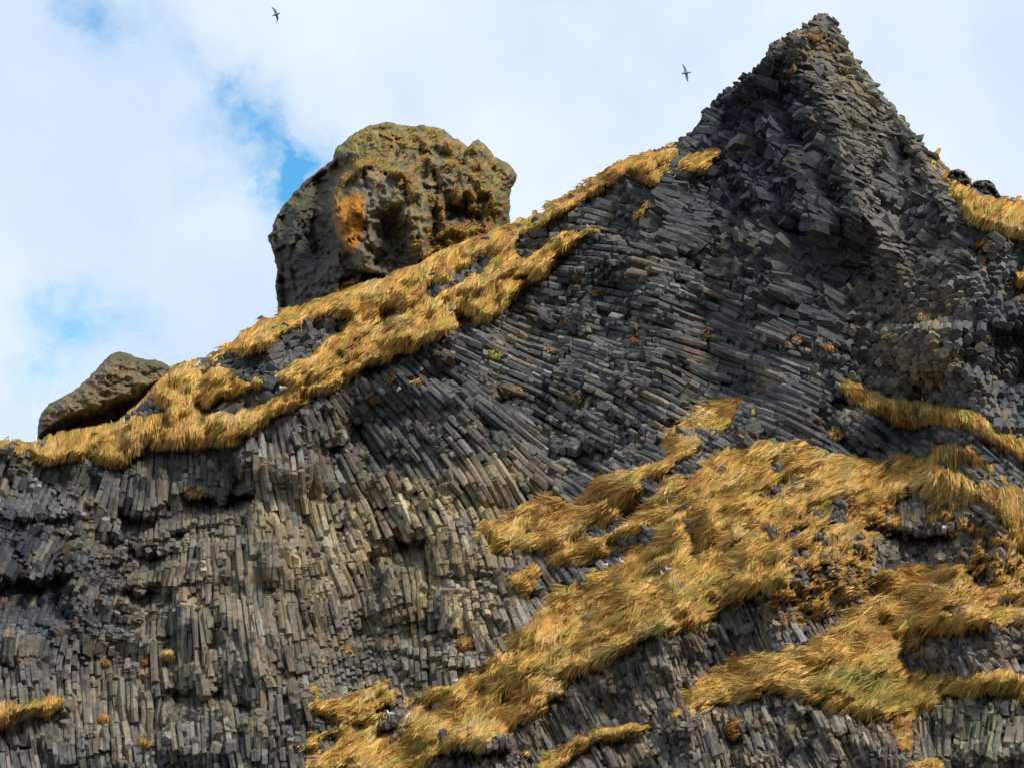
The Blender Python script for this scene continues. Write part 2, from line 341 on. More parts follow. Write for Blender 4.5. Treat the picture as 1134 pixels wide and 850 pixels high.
# ------------------------------------------------------------------ flow of the columns
fl = [((-40, 540), (-.3, 1)), ((100, 800), (.1, 1)), ((40, 560), (-.45, 1)), ((60, 620), (-.5, 1)), ((110, 660), (-.45, 1)), ((160, 600), (-.15, 1)), ((240, 520), (.05, 1)), ((330, 520), (.1, 1)), ((360, 480), (.35, 1)), ((380, 450), (.8, 1)),
      ((300, 620), (.08, 1)), ((330, 700), (.2, 1)), ((420, 700), (.32, 1)), ((380, 650), (.35, 1)), ((500, 650), (0, 1)), ((480, 720), (0, 1)), ((530, 640), (.25, 1)), ((565, 690), (.45, 1)), ((450, 540), (.6, 1)),
      ((540, 540), (.5, 1)), ((580, 570), (.55, 1)), ((420, 510), (.6, 1)), ((430, 470), (.8, 1)), ((600, 470), (1, .62)), ((620, 510), (1, .5)), ((680, 470), (1, .5)), ((755, 455), (1, .5)), ((700, 380), (1, .2)), ((640, 300), (1, .05)), ((780, 310), (1, .3)),
      ((850, 330), (1, .35)), ((560, 410), (1, .45)), ((500, 380), (1, .5)), ((470, 440), (1, .95)), ((520, 480), (.9, 1)), ((760, 250), (1, .35)), ((840, 420), (1, .3)), ((620, 400), (1, .3)), ((680, 540), (1, .5)), ((780, 540), (1, .45)),
      ((200, 750), (.05, 1)), ((50, 820), (.2, 1)), ((300, 800), (.1, 1)), ((400, 780), (.2, 1)), ((640, 760), (.5, 1)), ((700, 730), (.3, 1)), ((760, 700), (.38, 1)), ((840, 690), (.45, 1)), ((900, 670), (.5, 1)), ((620, 800), (.55, 1)),
      ((700, 830), (.45, 1)), ((780, 820), (.2, 1)), ((850, 800), (.4, 1)), ((930, 820), (.5, 1)), ((1000, 740), (.7, 1)), ((1080, 710), (.6, 1)), ((1030, 820), (0, 1)), ((1090, 800), (-.2, 1)), ((1010, 610), (-.15, 1)), ((900, 600), (.8, 1)),
      ((560, 640), (.4, 1)), ((600, 650), (.8, 1)), ((240, 400), (1, -.4)), ((1000, 400), (1, .8)), ((950, 300), (1, .6)), ((1100, 420), (1, .8)), ((920, 100), (1, .45)), ((1000, 200), (1, .6)), ((850, 200), (1, .5)), ((840, 500), (1, .5)), ((300, 390), (1, -.3)), ((1100, 560), (1, .7))]
vals = []
for _, (x, y) in fl:
    a = math.atan2(y, x); vals.append((math.cos(2 * a), math.sin(2 * a)))
d2 = rbf([p for p, _ in fl], vals, 32)
ang = np.arctan2(d2[..., 1], d2[..., 0]) / 2 + .16 * pn(uu / 40, vv / 40, 91)
ang = np.where(np.cos(ang) * .25 + np.sin(ang) < 0, ang + np.pi, ang)
FX, FY = np.cos(ang), np.sin(ang)

# kinds of rock
peak = poly([(690, 150), (700, 255), (790, 290), (850, 340), (930, 385), (960, 300), (1010, 290), (1140, 250), (1300, 300), (1300, 0), (700, 0)], 2.0)
rib = poly([(852, 52), (880, 28), (915, 12), (945, 55), (1000, 130), (1050, 190), (1075, 245), (1055, 262), (1040, 225), (1010, 195), (985, 160), (968, 190), (985, 240), (975, 268), (935, 262), (928, 215), (918, 180), (905, 120), (870, 85), (845, 90)], 1.5)
rib2 = poly([(955, 270), (990, 262), (1060, 270), (1080, 300), (1050, 312), (1010, 300), (1010, 330), (970, 325), (940, 300)], 2.0)
honey = poly([(930, 385), (940, 340), (990, 290), (1060, 300), (1140, 250), (1300, 300), (1300, 560), (1140, 520), (1084, 460), (1009, 446), (930, 420), (880, 380)], 2.0)
chips = poly([(400, 850), (470, 780), (560, 760), (640, 700), (760, 640), (880, 600), (960, 540), (1140, 530), (1300, 560), (1300, 1000), (350, 1000)], 1.0)
ridgerock = poly([(210, 380), (660, 190), (620, 300), (540, 345), (350, 430), (200, 470)], 1.0)

# ------------------------------------------------------------------ colours of the rock (its own staining, plus painted shade)
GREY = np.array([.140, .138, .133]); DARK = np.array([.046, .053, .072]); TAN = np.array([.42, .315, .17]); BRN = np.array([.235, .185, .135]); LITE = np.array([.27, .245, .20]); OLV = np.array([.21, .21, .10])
tan_f = np.clip(1.0 * gb(500, 640, 70, 90) + .55 * gb(400, 560, 80, 60) + .5 * gb(330, 610, 90, 60) + .35 * gb(200, 640, 80, 80) + .5 * gb(560, 540, 50, 50) + .5 * gb(1020, 340, 55, 45) + .45 * gb(1010, 420, 40, 40) + .3 * gb(160, 780, 160, 50) + .3 * gb(330, 720, 80, 60) + .35 * gb(100, 600, 30, 40), 0, 1)
tan_f = np.clip(tan_f * 1.15 * (1.0 + 1.0 * fbm(uu / 28, vv / 45, 21, 3)), 0, 1)
dark_shade_f = np.clip(.5 * gb(60, 600, 120, 60) + .4 * gb(1110, 380, 60, 120) + .3 * gb(900, 300, 60, 120) + .9 * gb(835, 140, 42, 70) + .5 * gb(800, 220, 80, 50) + .15 * peak + .35 * chips * np.clip(fbm(uu / 20, vv / 30, 97, 3) + .3, 0, 1) + .85 * gb(820, 130, 50, 50) + .9 * gb(25, 665, 70, 75) + .8 * gb(870, 130, 50, 60) + .6 * gb(885, 260, 50, 80) + .5 * gb(1125, 370, 30, 110) + .6 * gb(720, 560, 100, 60) * 0 + .4 * gb(620, 300, 70, 25) + .35 * gb(560, 470, 60, 50) + .5 * gb(960, 480, 80, 30) + .4 * gb(400, 490, 40, 60), 0, 1)  # darker rock, with shade painted on the peak's left face and in hollows
brown_f = np.clip(blur(chips.astype(float), 8) * (.75 + .6 * fbm(uu / 34, vv / 50, 100, 3)) + .6 * chips * gb(900, 820, 300, 60) + .7 * gb(250, 600, 400, 300) * .25 + .4 * gb(1080, 590, 80, 40), 0, 1)
lite_f = np.clip(.95 * blur((rib | rib2).astype(float), 4) + .8 * gb(1085, 800, 45, 50) + .5 * gb(840, 790, 60, 25) + .6 * gb(780, 380, 70, 40) * .3, 0, 1)
olive_f = np.clip(.9 * gb(1085, 805, 40, 45) + .3 * gb(360, 790, 30, 20) + .3 * gb(840, 280, 60, 40) + .2 * gb(700, 250, 60, 30), 0, 1) * np.clip(.6 + fbm(uu / 12, vv / 14, 93, 3), 0, 1)
def mixc(a, b, t): return a * (1 - t[..., None]) + b * t[..., None]
RC = np.broadcast_to(GREY, (H, W, 3)).copy()
RC = mixc(RC, BRN, brown_f * .95); RC = mixc(RC, TAN, tan_f * .85); RC = mixc(RC, LITE, lite_f); RC = mixc(RC, TAN, blur(rib.astype(float), 3) * np.clip(.4 + .9 * fbm(uu / 20, vv / 9, 96, 3), 0, .75) * ss(-vv, -260, -40))
RC = mixc(RC, DARK, dark_shade_f * .85); RC = mixc(RC, OLV, olive_f)
_st = fbm((uu * 1.0) / 5, vv / 26, 98, 3)
RC = mixc(RC, np.array([.40, .38, .33]), np.clip((_st - .42) * 2.2, 0, .6) * ~peak)
RC = mixc(RC, np.array([.30, .20, .10]), np.clip((fbm(uu / 30, vv / 24, 99, 4) - .25) * 1.6, 0, .45) * (1 - .7 * peak))
RC = mixc(RC, DARK, np.clip((fbm(uu / 8, vv / 55, 154, 3) - .12) * 1.6, 0, .55) * (1 - .6 * tan_f))
RC *= np.clip(1 + .35 * fbm(uu / 60, vv / 60, 22, 3), .5, 1.6)[..., None]

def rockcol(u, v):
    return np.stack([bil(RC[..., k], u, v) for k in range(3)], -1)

# ------------------------------------------------------------------ mesh helpers
def mk(name, V, faces, mat, col=None, parent=None, smooth=False):
    V = np.ascontiguousarray(V, np.float32).reshape(-1, 3)
    me = bpy.data.meshes.new(name)
    idx = []; tot = []
    for f in faces:
        f = np.asarray(f, np.int32)
        idx.append(f.ravel()); tot.append(np.full(len(f), f.shape[1], np.int32))
    idx = np.concatenate(idx); tot = np.concatenate(tot)
    st = np.concatenate([[0], np.cumsum(tot)[:-1]]).astype(np.int32)
    me.vertices.add(len(V)); me.vertices.foreach_set('co', V.ravel())
    me.loops.add(len(idx)); me.loops.foreach_set('vertex_index', idx)
    me.polygons.add(len(tot)); me.polygons.foreach_set('loop_start', st); me.polygons.foreach_set('loop_total', tot)
    me.polygons.foreach_set('use_smooth', np.full(len(tot), smooth, bool))
    if col is not None:
        at_ = me.color_attributes.new('Col', 'FLOAT_COLOR', 'POINT')
        c = np.ones((len(V), 4), np.float32); c[:, :3] = col
        at_.data.foreach_set('color', c.ravel())
    me.update(calc_edges=True)
    me.materials.append(mat)
    o = bpy.data.objects.new(name, me); COL.objects.link(o)
    if parent is not None: o.parent = parent
    return o

def empty(name, loc=(0, 0, 0)):
    o = bpy.data.objects.new(name, None); COL.objects.link(o); o.location = loc; return o
def tag(o, label=None, cat=None, group=None, kind=None):
    if label: o['label'] = label
    if cat: o['category'] = cat
    if group: o['group'] = group
    if kind: o['kind'] = kind
    return o

def prisms(P0, P1, rad, col, r, flat=None, irr=.18, tilt=.25, ref=None, taper=.06, pid=None, T0=None, T1=None, cont0=None, cont1=None):
    """batch of closed irregular six-sided prisms from P0 to P1 (world). rad (n,), flat: squash of the second axis"""
    n = len(P0)
    ax = P1 - P0; L = np.linalg.norm(ax, axis=1, keepdims=True) + 1e-9; ax = ax / L
    ref = np.array([0, 1.0, .2]) if ref is None else ref
    def frame(a_):
        A = np.cross(a_, np.broadcast_to(ref, a_.shape)); nn = np.linalg.norm(A, axis=1, keepdims=True)
        A = np.where(nn < 1e-3, np.array([1.0, 0, 0]), A / (nn + 1e-9)); return A, np.cross(a_, A)
    FR0 = frame(ax if T0 is None else T0); FR1 = frame(ax if T1 is None else T1)
    k = np.arange(6)[None, :]; pid = np.arange(n) if pid is None else pid; m_ = int(pid.max()) + 1
    ph = r.uniform(0, 2 * np.pi, (m_, 1))[pid]
    th = ph + k * np.pi / 3 + r.uniform(-.2, .2, (m_, 6))[pid]
    rr = rad[:, None] * (1 + r.uniform(-irr, irr, (m_, 6))[pid])
    fl_ = 1.0 if flat is None else np.asarray(flat)[:, None]
    X = rr * np.cos(th); Z = rr * np.sin(th) * fl_
    def cap(P, s, sg):
        A, B = FR0 if sg < 0 else FR1; ct = cont0 if sg < 0 else cont1
        ring = X[..., None] * A[:, None, :] + Z[..., None] * B[:, None, :]
        tx = r.uniform(-tilt, tilt, (n, 1)); tz = r.uniform(-tilt, tilt, (n, 1))
        off = (X * tx + Z * tz)
        if ct is not None: off = off * (1 - ct[:, None])
        off = np.clip(off, -L * .45, L * .45)
        return P[:, None, :] + ring * s + off[..., None] * ax[:, None, :]
    s0 = 1 + r.uniform(-taper, taper, (n, 1, 1)); s1 = 1 + r.uniform(-taper, taper, (n, 1, 1))
    V = np.concatenate([cap(P0, s0, -1), cap(P1, s1, 1)], 1)      # n,12,3
    b = (np.arange(n) * 12)[:, None]
    q = []
    for i in range(6):
        j = (i + 1) % 6
        q.append(b + np.array([[i, j, 6 + j, 6 + i]]))
    q = np.concatenate(q, 0)
    c0 = b + np.array([[5, 4, 3, 2, 1, 0]]); c1 = b + np.array([[6, 7, 8, 9, 10, 11]])
    C = np.repeat(col, 12, axis=0)
    return V.reshape(-1, 3), q, np.concatenate([c0, c1], 0), C

class Batch:
    def __init__(s): s.V = []; s.Q = []; s.X = []; s.C = []; s.n = 0
    def add(s, t):
        V, q, x, C = t
        s.V.append(V); s.Q.append(q + s.n); s.X.append(x + s.n); s.C.append(C); s.n += len(V)
    def build(s, name, mat, parent=None):
        return mk(name, np.concatenate(s.V), [np.concatenate(s.Q), np.concatenate(s.X)], mat, np.concatenate(s.C), parent)

# ------------------------------------------------------------------ materials
def nodes(m):
    m.use_nodes = True; nt = m.node_tree; nt.nodes.clear(); return nt, nt.nodes, nt.links
def rock_material(name='basalt', bump=.55, speck=.45, scale=1.0):
    m = bpy.data.materials.new(name); nt, N, L = nodes(m)
    out = N.new('ShaderNodeOutputMaterial'); bs = N.new('ShaderNodeBsdfPrincipled')
    bs.inputs['Roughness'].default_value = .82
    bs.inputs['Specular IOR Level'].default_value = .35
    ca = N.new('ShaderNodeVertexColor'); ca.layer_name = 'Col'
    tc = N.new('ShaderNodeTexCoord')
    n1 = N.new('ShaderNodeTexNoise'); n1.inputs['Scale'].default_value = 2.2 * scale; n1.inputs['Detail'].default_value = 7; n1.inputs['Roughness'].default_value = .68
    n2 = N.new('ShaderNodeTexNoise'); n2.inputs['Scale'].default_value = .55 * scale; n2.inputs['Detail'].default_value = 4
    L.new(tc.outputs['Object'], n1.inputs['Vector']); L.new(tc.outputs['Object'], n2.inputs['Vector'])
    mr = N.new('ShaderNodeMapRange'); mr.inputs['From Min'].default_value = .3; mr.inputs['From Max'].default_value = .7
    mr.inputs['To Min'].default_value = 1 - speck; mr.inputs['To Max'].default_value = 1 + speck * 1.3
    L.new(n1.outputs['Fac'], mr.inputs['Value'])
    mx = N.new('ShaderNodeMix'); mx.data_type = 'RGBA'; mx.blend_type = 'MULTIPLY'; mx.inputs['Factor'].default_value = 1
    L.new(ca.outputs['Color'], mx.inputs['A']); L.new(mr.outputs['Result'], mx.inputs['B'])
    # patches of pale lichen / weathering
    rp = N.new('ShaderNodeMapRange'); rp.inputs['From Min'].default_value = .56; rp.inputs['From Max'].default_value = .68
    rp.inputs['To Max'].default_value = .32
    L.new(n2.outputs['Fac'], rp.inputs['Value'])
    m2 = N.new('ShaderNodeMix'); m2.data_type = 'RGBA'; m2.inputs['B'].default_value = (.26, .25, .19, 1)
    L.new(rp.outputs['Result'], m2.inputs['Factor']); L.new(mx.outputs['Result'], m2.inputs['A'])
    L.new(m2.outputs['Result'], bs.inputs['Base Color'])
    b = N.new('ShaderNodeBump'); b.inputs['Strength'].default_value = bump; b.inputs['Distance'].default_value = .25
    n3 = N.new('ShaderNodeTexNoise'); n3.inputs['Scale'].default_value = 3.5 * scale; n3.inputs['Detail'].default_value = 6; n3.inputs['Roughness'].default_value = .7
    L.new(tc.outputs['Object'], n3.inputs['Vector']); L.new(n3.outputs['Fac'], b.inputs['Height']); L.new(b.outputs['Normal'], bs.inputs['Normal'])
    L.new(bs.outputs['BSDF'], out.inputs['Surface'])
    return m
def grass_material():
    m = bpy.data.materials.new('dry_grass'); nt, N, L = nodes(m)
    out = N.new('ShaderNodeOutputMaterial'); d = N.new('ShaderNodeBsdfDiffuse'); t = N.new('ShaderNodeBsdfTranslucent'); mx = N.new('ShaderNodeMixShader')
    ca = N.new('ShaderNodeVertexColor'); ca.layer_name = 'Col'
    L.new(ca.outputs['Color'], d.inputs['Color']); L.new(ca.outputs['Color'], t.inputs['Color'])
    mx.inputs['Fac'].default_value = .3
    L.new(d.outputs[0], mx.inputs[1]); L.new(t.outputs[0], mx.inputs[2]); L.new(mx.outputs[0], out.inputs['Surface'])
    return m
def plain(name, c, rough=.7):
    m = bpy.data.materials.new(name); nt, N, L = nodes(m)
    out = N.new('ShaderNodeOutputMaterial'); bs = N.new('ShaderNodeBsdfPrincipled'); bs.inputs['Roughness'].default_value = rough
    tc = N.new('ShaderNodeTexCoord'); n = N.new('ShaderNodeTexNoise'); n.inputs['Scale'].default_value = 9
    L.new(tc.outputs['Object'], n.inputs['Vector'])
    mr = N.new('ShaderNodeMapRange'); mr.inputs['To Min'].default_value = .85; mr.inputs['To Max'].default_value = 1.12
    L.new(n.outputs['Fac'], mr.inputs['Value'])
    mx = N.new('ShaderNodeMix'); mx.data_type = 'RGBA'; mx.blend_type = 'MULTIPLY'; mx.inputs['Factor'].default_value = 1; mx.inputs['A'].default_value = (*c, 1)
    L.new(mr.outputs['Result'], mx.inputs['B']); L.new(mx.outputs['Result'], bs.inputs['Base Color'])
    L.new(bs.outputs['BSDF'], out.inputs['Surface']); return m
ROCK = rock_material(); KROCK = rock_material('palagonite', .6, .4, .8); GRASS = grass_material()

# ------------------------------------------------------------------ the cliff body
def depthR(u, v): return bil(Yb, u, v) - bil(Rbase, u, v)
f1, fid, fx_, fy_ = voro(WU / 13, WV / 9, 41)
facet = (fid - .5) * 1.0 + fx_ * (h2(fid * 9999, fid * 7777, 2) - .5) * 1.4 + fy_ * (h2(fid * 3333, fid * 5555, 3) - .7) * 1.2
_be = (-.42 * uu + .9 * vv + 5 * fbm(uu / 30, vv / 30, 141, 3)) / 7.0
_saw = (_be % 1.0)
_be2 = (-.42 * uu + .9 * vv + 3 * fbm(uu / 14, vv / 14, 142, 3)) / 3.1
ribm = blur((rib | rib2).astype(float), 2)
Rbase = (Rk - .75 + facet * .45) * (1 - ribm) + ribm * (R + .55 * np.where(_saw < .75, _saw / .75, (1 - _saw) * 4) + .28 * (_be2 % 1.0) + facet * .35 - .1)
g1 = np.concatenate([np.arange(-900, -160, 24.0), np.arange(-160, 1296, 1.5), np.arange(1296, 2060, 24.0)])
NR = 640
t = np.linspace(0, 1, NR)
S1 = skyline(g1)
gv = S1[None, :] + (1000 - S1[None, :]) * t[:, None]
gu = np.broadcast_to(g1, gv.shape)
Yg = bil(Yb, gu, gv) - bil(Rbase, gu, gv)
rows = [at(gu, gv, Yg)]; cols = [rockcol(gu, gv)]
vb = np.linspace(1000, 1300, 26)[1:]
Ylast = Yg[-1]
gvb = np.broadcast_to(vb[:, None], (25, len(g1))); gub = np.broadcast_to(g1, gvb.shape)
Yx = Ylast[None, :] - .03 * (gvb - 1000) + 2.2 * fbm(gub / 60, gvb / 60, 77, 4) * ss(gvb, 1000, 1060)
rows.append(at(gub, gvb, Yx)); cols.append(rockcol(gub, gvb * 0 + 990))
bk = np.array([60, 45, 32, 22, 15, 10, 6, 3.5, 2, 1, .4])
gut = np.broadcast_to(g1, (len(bk), len(g1))); gvt = S1[None, :] + bk[:, None] * 1.2
rows.insert(0, at(gut, gvt, Yg[0][None, :] + bk[:, None])); cols.insert(0, rockcol(gut, gvt * 0 + S1))
PV = np.concatenate(rows, 0); PC = np.concatenate(cols, 0)
def gridfaces(nr, nc):
    i = (np.arange(nr - 1)[:, None] * nc + np.arange(nc - 1)[None, :]).ravel()
    return np.stack([i, i + nc, i + nc + 1, i + 1], 1)
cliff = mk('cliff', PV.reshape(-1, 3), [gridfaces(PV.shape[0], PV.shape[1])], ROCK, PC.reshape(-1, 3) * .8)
tag(cliff, 'dark basalt cliff of bent rock columns rising to a pointed peak', 'cliff', kind='structure')
print('cliff', time.time() - T0)

# ------------------------------------------------------------------ streamlines -> columns
okrock = (vv > SKg[None, :] + 4)
flowzone = okrock & ~(peak) & ~(honey) & ~ridgerock
def sepfield():
    s = 6.7 + 1.5 * gb(480, 600, 110, 110) + 1.2 * gb(620, 470, 90, 60) + .8 * pn(uu / 50, vv / 50, 31)
    s = np.where(chips, 4.0 + .8 * pn(uu / 30, vv / 30, 32) + 1.6 * gb(1010, 610, 60, 30) + 1.5 * gb(1100, 800, 60, 60), s)
    s = np.where(uu < 140, s - .9, s)
    s = s - 1.3 * gb(240, 760, 260, 110) * ~chips
    return s
SEP = sepfield()
def streamlines(mask, sep, seed, turn=0.0, step=3.0, maxn=90):
    r = np.random.default_rng(seed)
    occ = np.zeros((H, W), np.int32)       # id of the line that holds the pixel
    seedocc = np.zeros((H, W), bool)
    cs, sn = math.cos(turn), math.sin(turn)
    fxs = (FX * cs - FY * sn); fys = (FX * sn + FY * cs)
    lines = []
    ys, xs = np.nonzero(mask[::9, ::9]); cand = list(zip(xs * 9 + U0, ys * 9 + V0)); r.shuffle(cand)
    from collections import deque
    dq = deque(); ci = 0; lid = 0
    offs = {}
    def disk(rad):
        k = int(round(rad))
        if k not in offs:
            a, b = np.meshgrid(np.arange(-k, k + 1), np.arange(-k, k + 1)); mm = a * a + b * b <= rad * rad + .5
            offs[k] = (b[mm], a[mm])
        return offs[k]
    while True:
        if dq: x, y = dq.popleft()
        elif ci < len(cand): x, y = cand[ci]; ci += 1
        else: break
        ix, iy = int(x - U0), int(y - V0)
        if not (2 < ix < W - 3 and 2 < iy < H - 3) or not mask[iy, ix] or seedocc[iy, ix]: continue
        lid += 1
        halves = []
        for sg in (1, -1):
            px, py = x, y; pts = []
            for k in range(maxn):
                ix, iy = int(px - U0), int(py - V0)
                if not (2 < ix < W - 3 and 2 < iy < H - 3) or not mask[iy, ix]: break
                if occ[iy, ix] != 0 and occ[iy, ix] != lid: break
                pts.append((px, py))
                dx, dy = fxs[iy, ix] * sg, fys[iy, ix] * sg
                px += dx * step; py += dy * step
            halves.append(pts)
        L = halves[1][::-1][:-1] + halves[0]
        if len(L) < 3: 
            seedocc[int(y - V0), int(x - U0)] = True
            continue
        for k, (px, py) in enumerate(L):
            ix, iy = int(px - U0), int(py - V0)
            s = sep[iy, ix]
            a, b = disk(s * .56); yy = np.clip(iy + a, 0, H - 1); xx = np.clip(ix + b, 0, W - 1)
            o = occ[yy, xx]; occ[yy, xx] = np.where(o == 0, lid, o)
            a, b = disk(s * .84); seedocc[np.clip(iy + a, 0, H - 1), np.clip(ix + b, 0, W - 1)] = True
            if k % 3 == 0:
                nx, ny = -fys[iy, ix], fxs[iy, ix]
                dq.append((px + nx * s, py + ny * s)); dq.append((px - nx * s, py - ny * s))
        lines.append(np.array(L))
    return lines

# blocks of columns that broke off together: cells elongated along the flow
cw = np.where(chips, 9.0, 19.0 + 9 * pn(uu / 120, vv / 120, 15))
# cell coordinates rotate with the flow in each neighbourhood
qa = np.round(ang / .35) * .35
SU = uu + 6 * fbm(uu / 22, vv / 22, 151, 2); SV = vv + 6 * fbm(uu / 22, vv / 22, 152, 2)
pa = (SU * np.cos(qa) + SV * np.sin(qa)); qb = (-SU * np.sin(qa) + SV * np.cos(qa))
_, cid, _, _ = voro(pa / (cw * 4.6), qb / (cw * .9), 51)
_, cid2, _, _ = voro(pa / (cw * .9), qb / (cw * .6), 57)
reck = np.floor(rec / .5)
KEY = np.floor(cid * 4096) * 16 + reck

BREAKY = np.clip((fbm(uu / 30, vv / 22, 153, 3) - .12) * 4, 0, 1)
def columns(lines, batch, seed, back=0.0, radk=.6, amp=1.0, drum=(4, 11), cell=1.0, irr=.15, wv=.1):
    r = np.random.default_rng(seed)
    A0 = []; A1 = []; D0 = []; D1 = []; RD = []; TN = []; PI = []; JC = []; CT = []; pid = -1
    for L in lines:
        ix = np.clip((L[:, 0] - U0).astype(int), 0, W - 1); iy = np.clip((L[:, 1] - V0).astype(int), 0, H - 1)
        key = KEY[iy, ix]; co = r.normal(0, .055); tone = r.uniform(.84, 1.16)
        wig = np.cumsum(r.normal(0, .16, (len(L), 2)), 0); wig -= np.linspace(0, 1, len(L))[:, None] * wig[-1]
        LL = L + wig
        i = 0; n = len(L); prevkey = None; rk = r.uniform(1 - wv, 1 + 1.3 * wv)
        while i < n - 1:
            if key[i] != prevkey or r.random() < .008 + .12 * BREAKY[iy[i], ix[i]]:
                prevkey = key[i]; pid += 1; key_changed = True
                off = (cid[iy[i], ix[i]] - .5) * 1.25 * cell * (.5 + .5 * CALM[iy[i], ix[i]]) + (cid2[iy[i], ix[i]] - .5) * .15 * cell + r.normal(0, .04 + .24 * BREAKY[iy[i], ix[i]])
                tone2 = tone * r.uniform(.86, 1.14) * (r.uniform(1.3, 1.9) if r.random() < .03 + .12 * (wv > .2) else 1); dd = off + co; jc = r.normal(0, 5, 2)
            k = r.integers(*drum); j = min(i + k, n - 1)
            for q in range(i + 1, j + 1):
                if key[q] != prevkey: j = max(q, i + 1); break
            sh_ = r.random() < .09
            if sh_: dd += r.normal(0, .07)
            if sh_ or key_changed: CT.append(0.0)
            else: CT.append(1.0)
            key_changed = False
            A0.append(LL[i]); A1.append(LL[j]); D0.append(dd); D1.append(dd); RD.append(rk * SEP[iy[0], ix[0]] * 1.0); TN.append(tone2 * r.uniform(.97, 1.03)); PI.append(pid); JC.append(jc)
            i = j
    A0 = np.array(A0); A1 = np.array(A1); D0 = np.array(D0) * amp; D1 = np.array(D1) * amp; RD = np.array(RD); TN = np.array(TN); PI = np.array(PI); JC = np.array(JC)
    am = (A0 + A1) / 2
    rr0 = bil(Rc, A0[:, 0], A0[:, 1]); rr1 = bil(Rc, A1[:, 0], A1[:, 1])
    y0 = bil(Yb, A0[:, 0], A0[:, 1]) - (rr0 + D0 - back); y1 = bil(Yb, A1[:, 0], A1[:, 1]) - (rr1 + D1 - back)
    P0 = at(A0[:, 0], A0[:, 1], y0); P1 = at(A1[:, 0], A1[:, 1], y1)
    rad = RD * radk * mpp(am[:, 1], (y0 + y1) / 2)
    c = rockcol(am[:, 0] + JC[:, 0], am[:, 1] + JC[:, 1]) * TN[:, None] * (1 + r.normal(0, .03, (len(am), 3)))
    c0 = np.array(CT); c0[0] = 0                      # 1 where this drum continues the one before it
    c1 = np.concatenate([c0[1:], [0.0]])
    ax = P1 - P0; ax /= np.linalg.norm(ax, axis=1, keepdims=True) + 1e-9
    prv = np.roll(ax, 1, 0); nxt = np.roll(ax, -1, 0)
    T0 = ax + prv * c0[:, None]; T1 = ax + nxt * c1[:, None]
    T0 /= np.linalg.norm(T0, axis=1, keepdims=True); T1 /= np.linalg.norm(T1, axis=1, keepdims=True)
    same = np.where(c0 > 0)[0]
    for q in same: rad[q] = rad[q - 1]
    batch.add(prisms(P0, P1, rad, np.clip(c, .01, .9), r, irr=irr, tilt=.22, taper=.0, pid=PI, T0=T0, T1=T1, cont0=c0, cont1=c1))
recq = np.floor(rec / .5) * .5
Rc = blur(R, 1.2) - blur(recq, .6)
lite_turf = blur(Gf, 3) > .93
wall_mask = flowzone & ~chips & ~lite_turf & (uu > -60) & (uu < 1200) & (vv < 905)
b1 = Batch()
ln = streamlines(wall_mask, SEP, 1)
print('lines', len(ln), time.time() - T0)
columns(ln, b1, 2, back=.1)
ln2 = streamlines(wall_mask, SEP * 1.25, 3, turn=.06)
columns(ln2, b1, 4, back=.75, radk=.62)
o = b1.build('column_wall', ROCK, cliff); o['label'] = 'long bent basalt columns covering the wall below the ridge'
chip_mask = okrock & chips & ~lite_turf & (uu < 1200) & (vv < 905)
b2 = Batch()
ln = streamlines(chip_mask, SEP, 5, maxn=26)
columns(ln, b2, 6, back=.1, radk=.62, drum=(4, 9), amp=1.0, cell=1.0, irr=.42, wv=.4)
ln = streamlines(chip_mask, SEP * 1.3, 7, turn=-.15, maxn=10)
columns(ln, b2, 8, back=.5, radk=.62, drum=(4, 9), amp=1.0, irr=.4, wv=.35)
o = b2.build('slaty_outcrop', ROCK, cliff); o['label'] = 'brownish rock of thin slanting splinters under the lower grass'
print('columns', time.time() - T0)

def frame_axis(tx, ty, tz):
    return tx[:, None] * RIGHT - ty[:, None] * UP - tz[:, None] * FWD
def scatter(mask, sp_, r, jit=.45):
    a = np.arange(-70, 1210, sp_); b = np.arange(0, 905, sp_ * .87)
    X, Y = np.meshgrid(a, b); X = X + (np.arange(len(b))[:, None] % 2) * sp_ * .5
    X = X + r.uniform(-jit, jit, X.shape) * sp_; Y = Y + r.uniform(-jit, jit, X.shape) * sp_
    X = X.ravel(); Y = Y.ravel()
    k = bil(mask.astype(float), X, Y) > .5
    return X[k], Y[k]
def chunks(mask, sp_, seed, batch, elong=1.6, along=.5, radk=.62, jd=.3, up=None, tone=(.7, 1.3), flat=(.6, 1), back=0.0, cellamp=.5, jit=.45):
    """broken blocks: irregular prisms with mixed axes, half following the flow"""
    r = np.random.default_rng(seed)
    X, Y = scatter(mask, sp_, r, jit)
    n = len(X); a = bil(ang, X, Y)
    rnd = .28 * r.normal(0, 1, (n, 3)) + 1.5 * np.stack([pn(X / 24 + .2 * q, Y / 20, 160 + q) for q in range(3)], 1)
    
    t = np.stack([np.cos(a), np.sin(a), np.zeros(n)], 1) if up is None else np.broadcast_to(np.array(up, float), (n, 3))
    t = t * along + rnd * (1 - along) * .8; t /= np.linalg.norm(t, axis=1, keepdims=True)
    y = bil(Yb, X, Y); s = mpp(Y, y)
    dd = bil(Rc, X, Y) + r.normal(0, jd, n) - back + (bil(cid2, X, Y) - .5) * cellamp + cellamp * .9 * (voro(X / 21 + .3 * pn(X / 15, Y / 15, 170), Y / 17, 171)[1] - .5)
    P = at(X, Y, y - dd); A = frame_axis(t[:, 0], t[:, 1], t[:, 2])
    size = sp_ * s * r.uniform(.75, 1.35, n)
    half = size * elong * .5 * r.uniform(.7, 1.3, n)
    c = rockcol(X, Y) * r.uniform(*tone, n)[:, None]
    batch.add(prisms(P - A * half[:, None], P + A * half[:, None], size * radk, c, r, flat=r.uniform(*flat, n), irr=.3, tilt=.6, taper=.25, ref=np.array([.3, .8, .5])))
b3 = Batch()
inx = (uu > -60) & (uu < 1200)
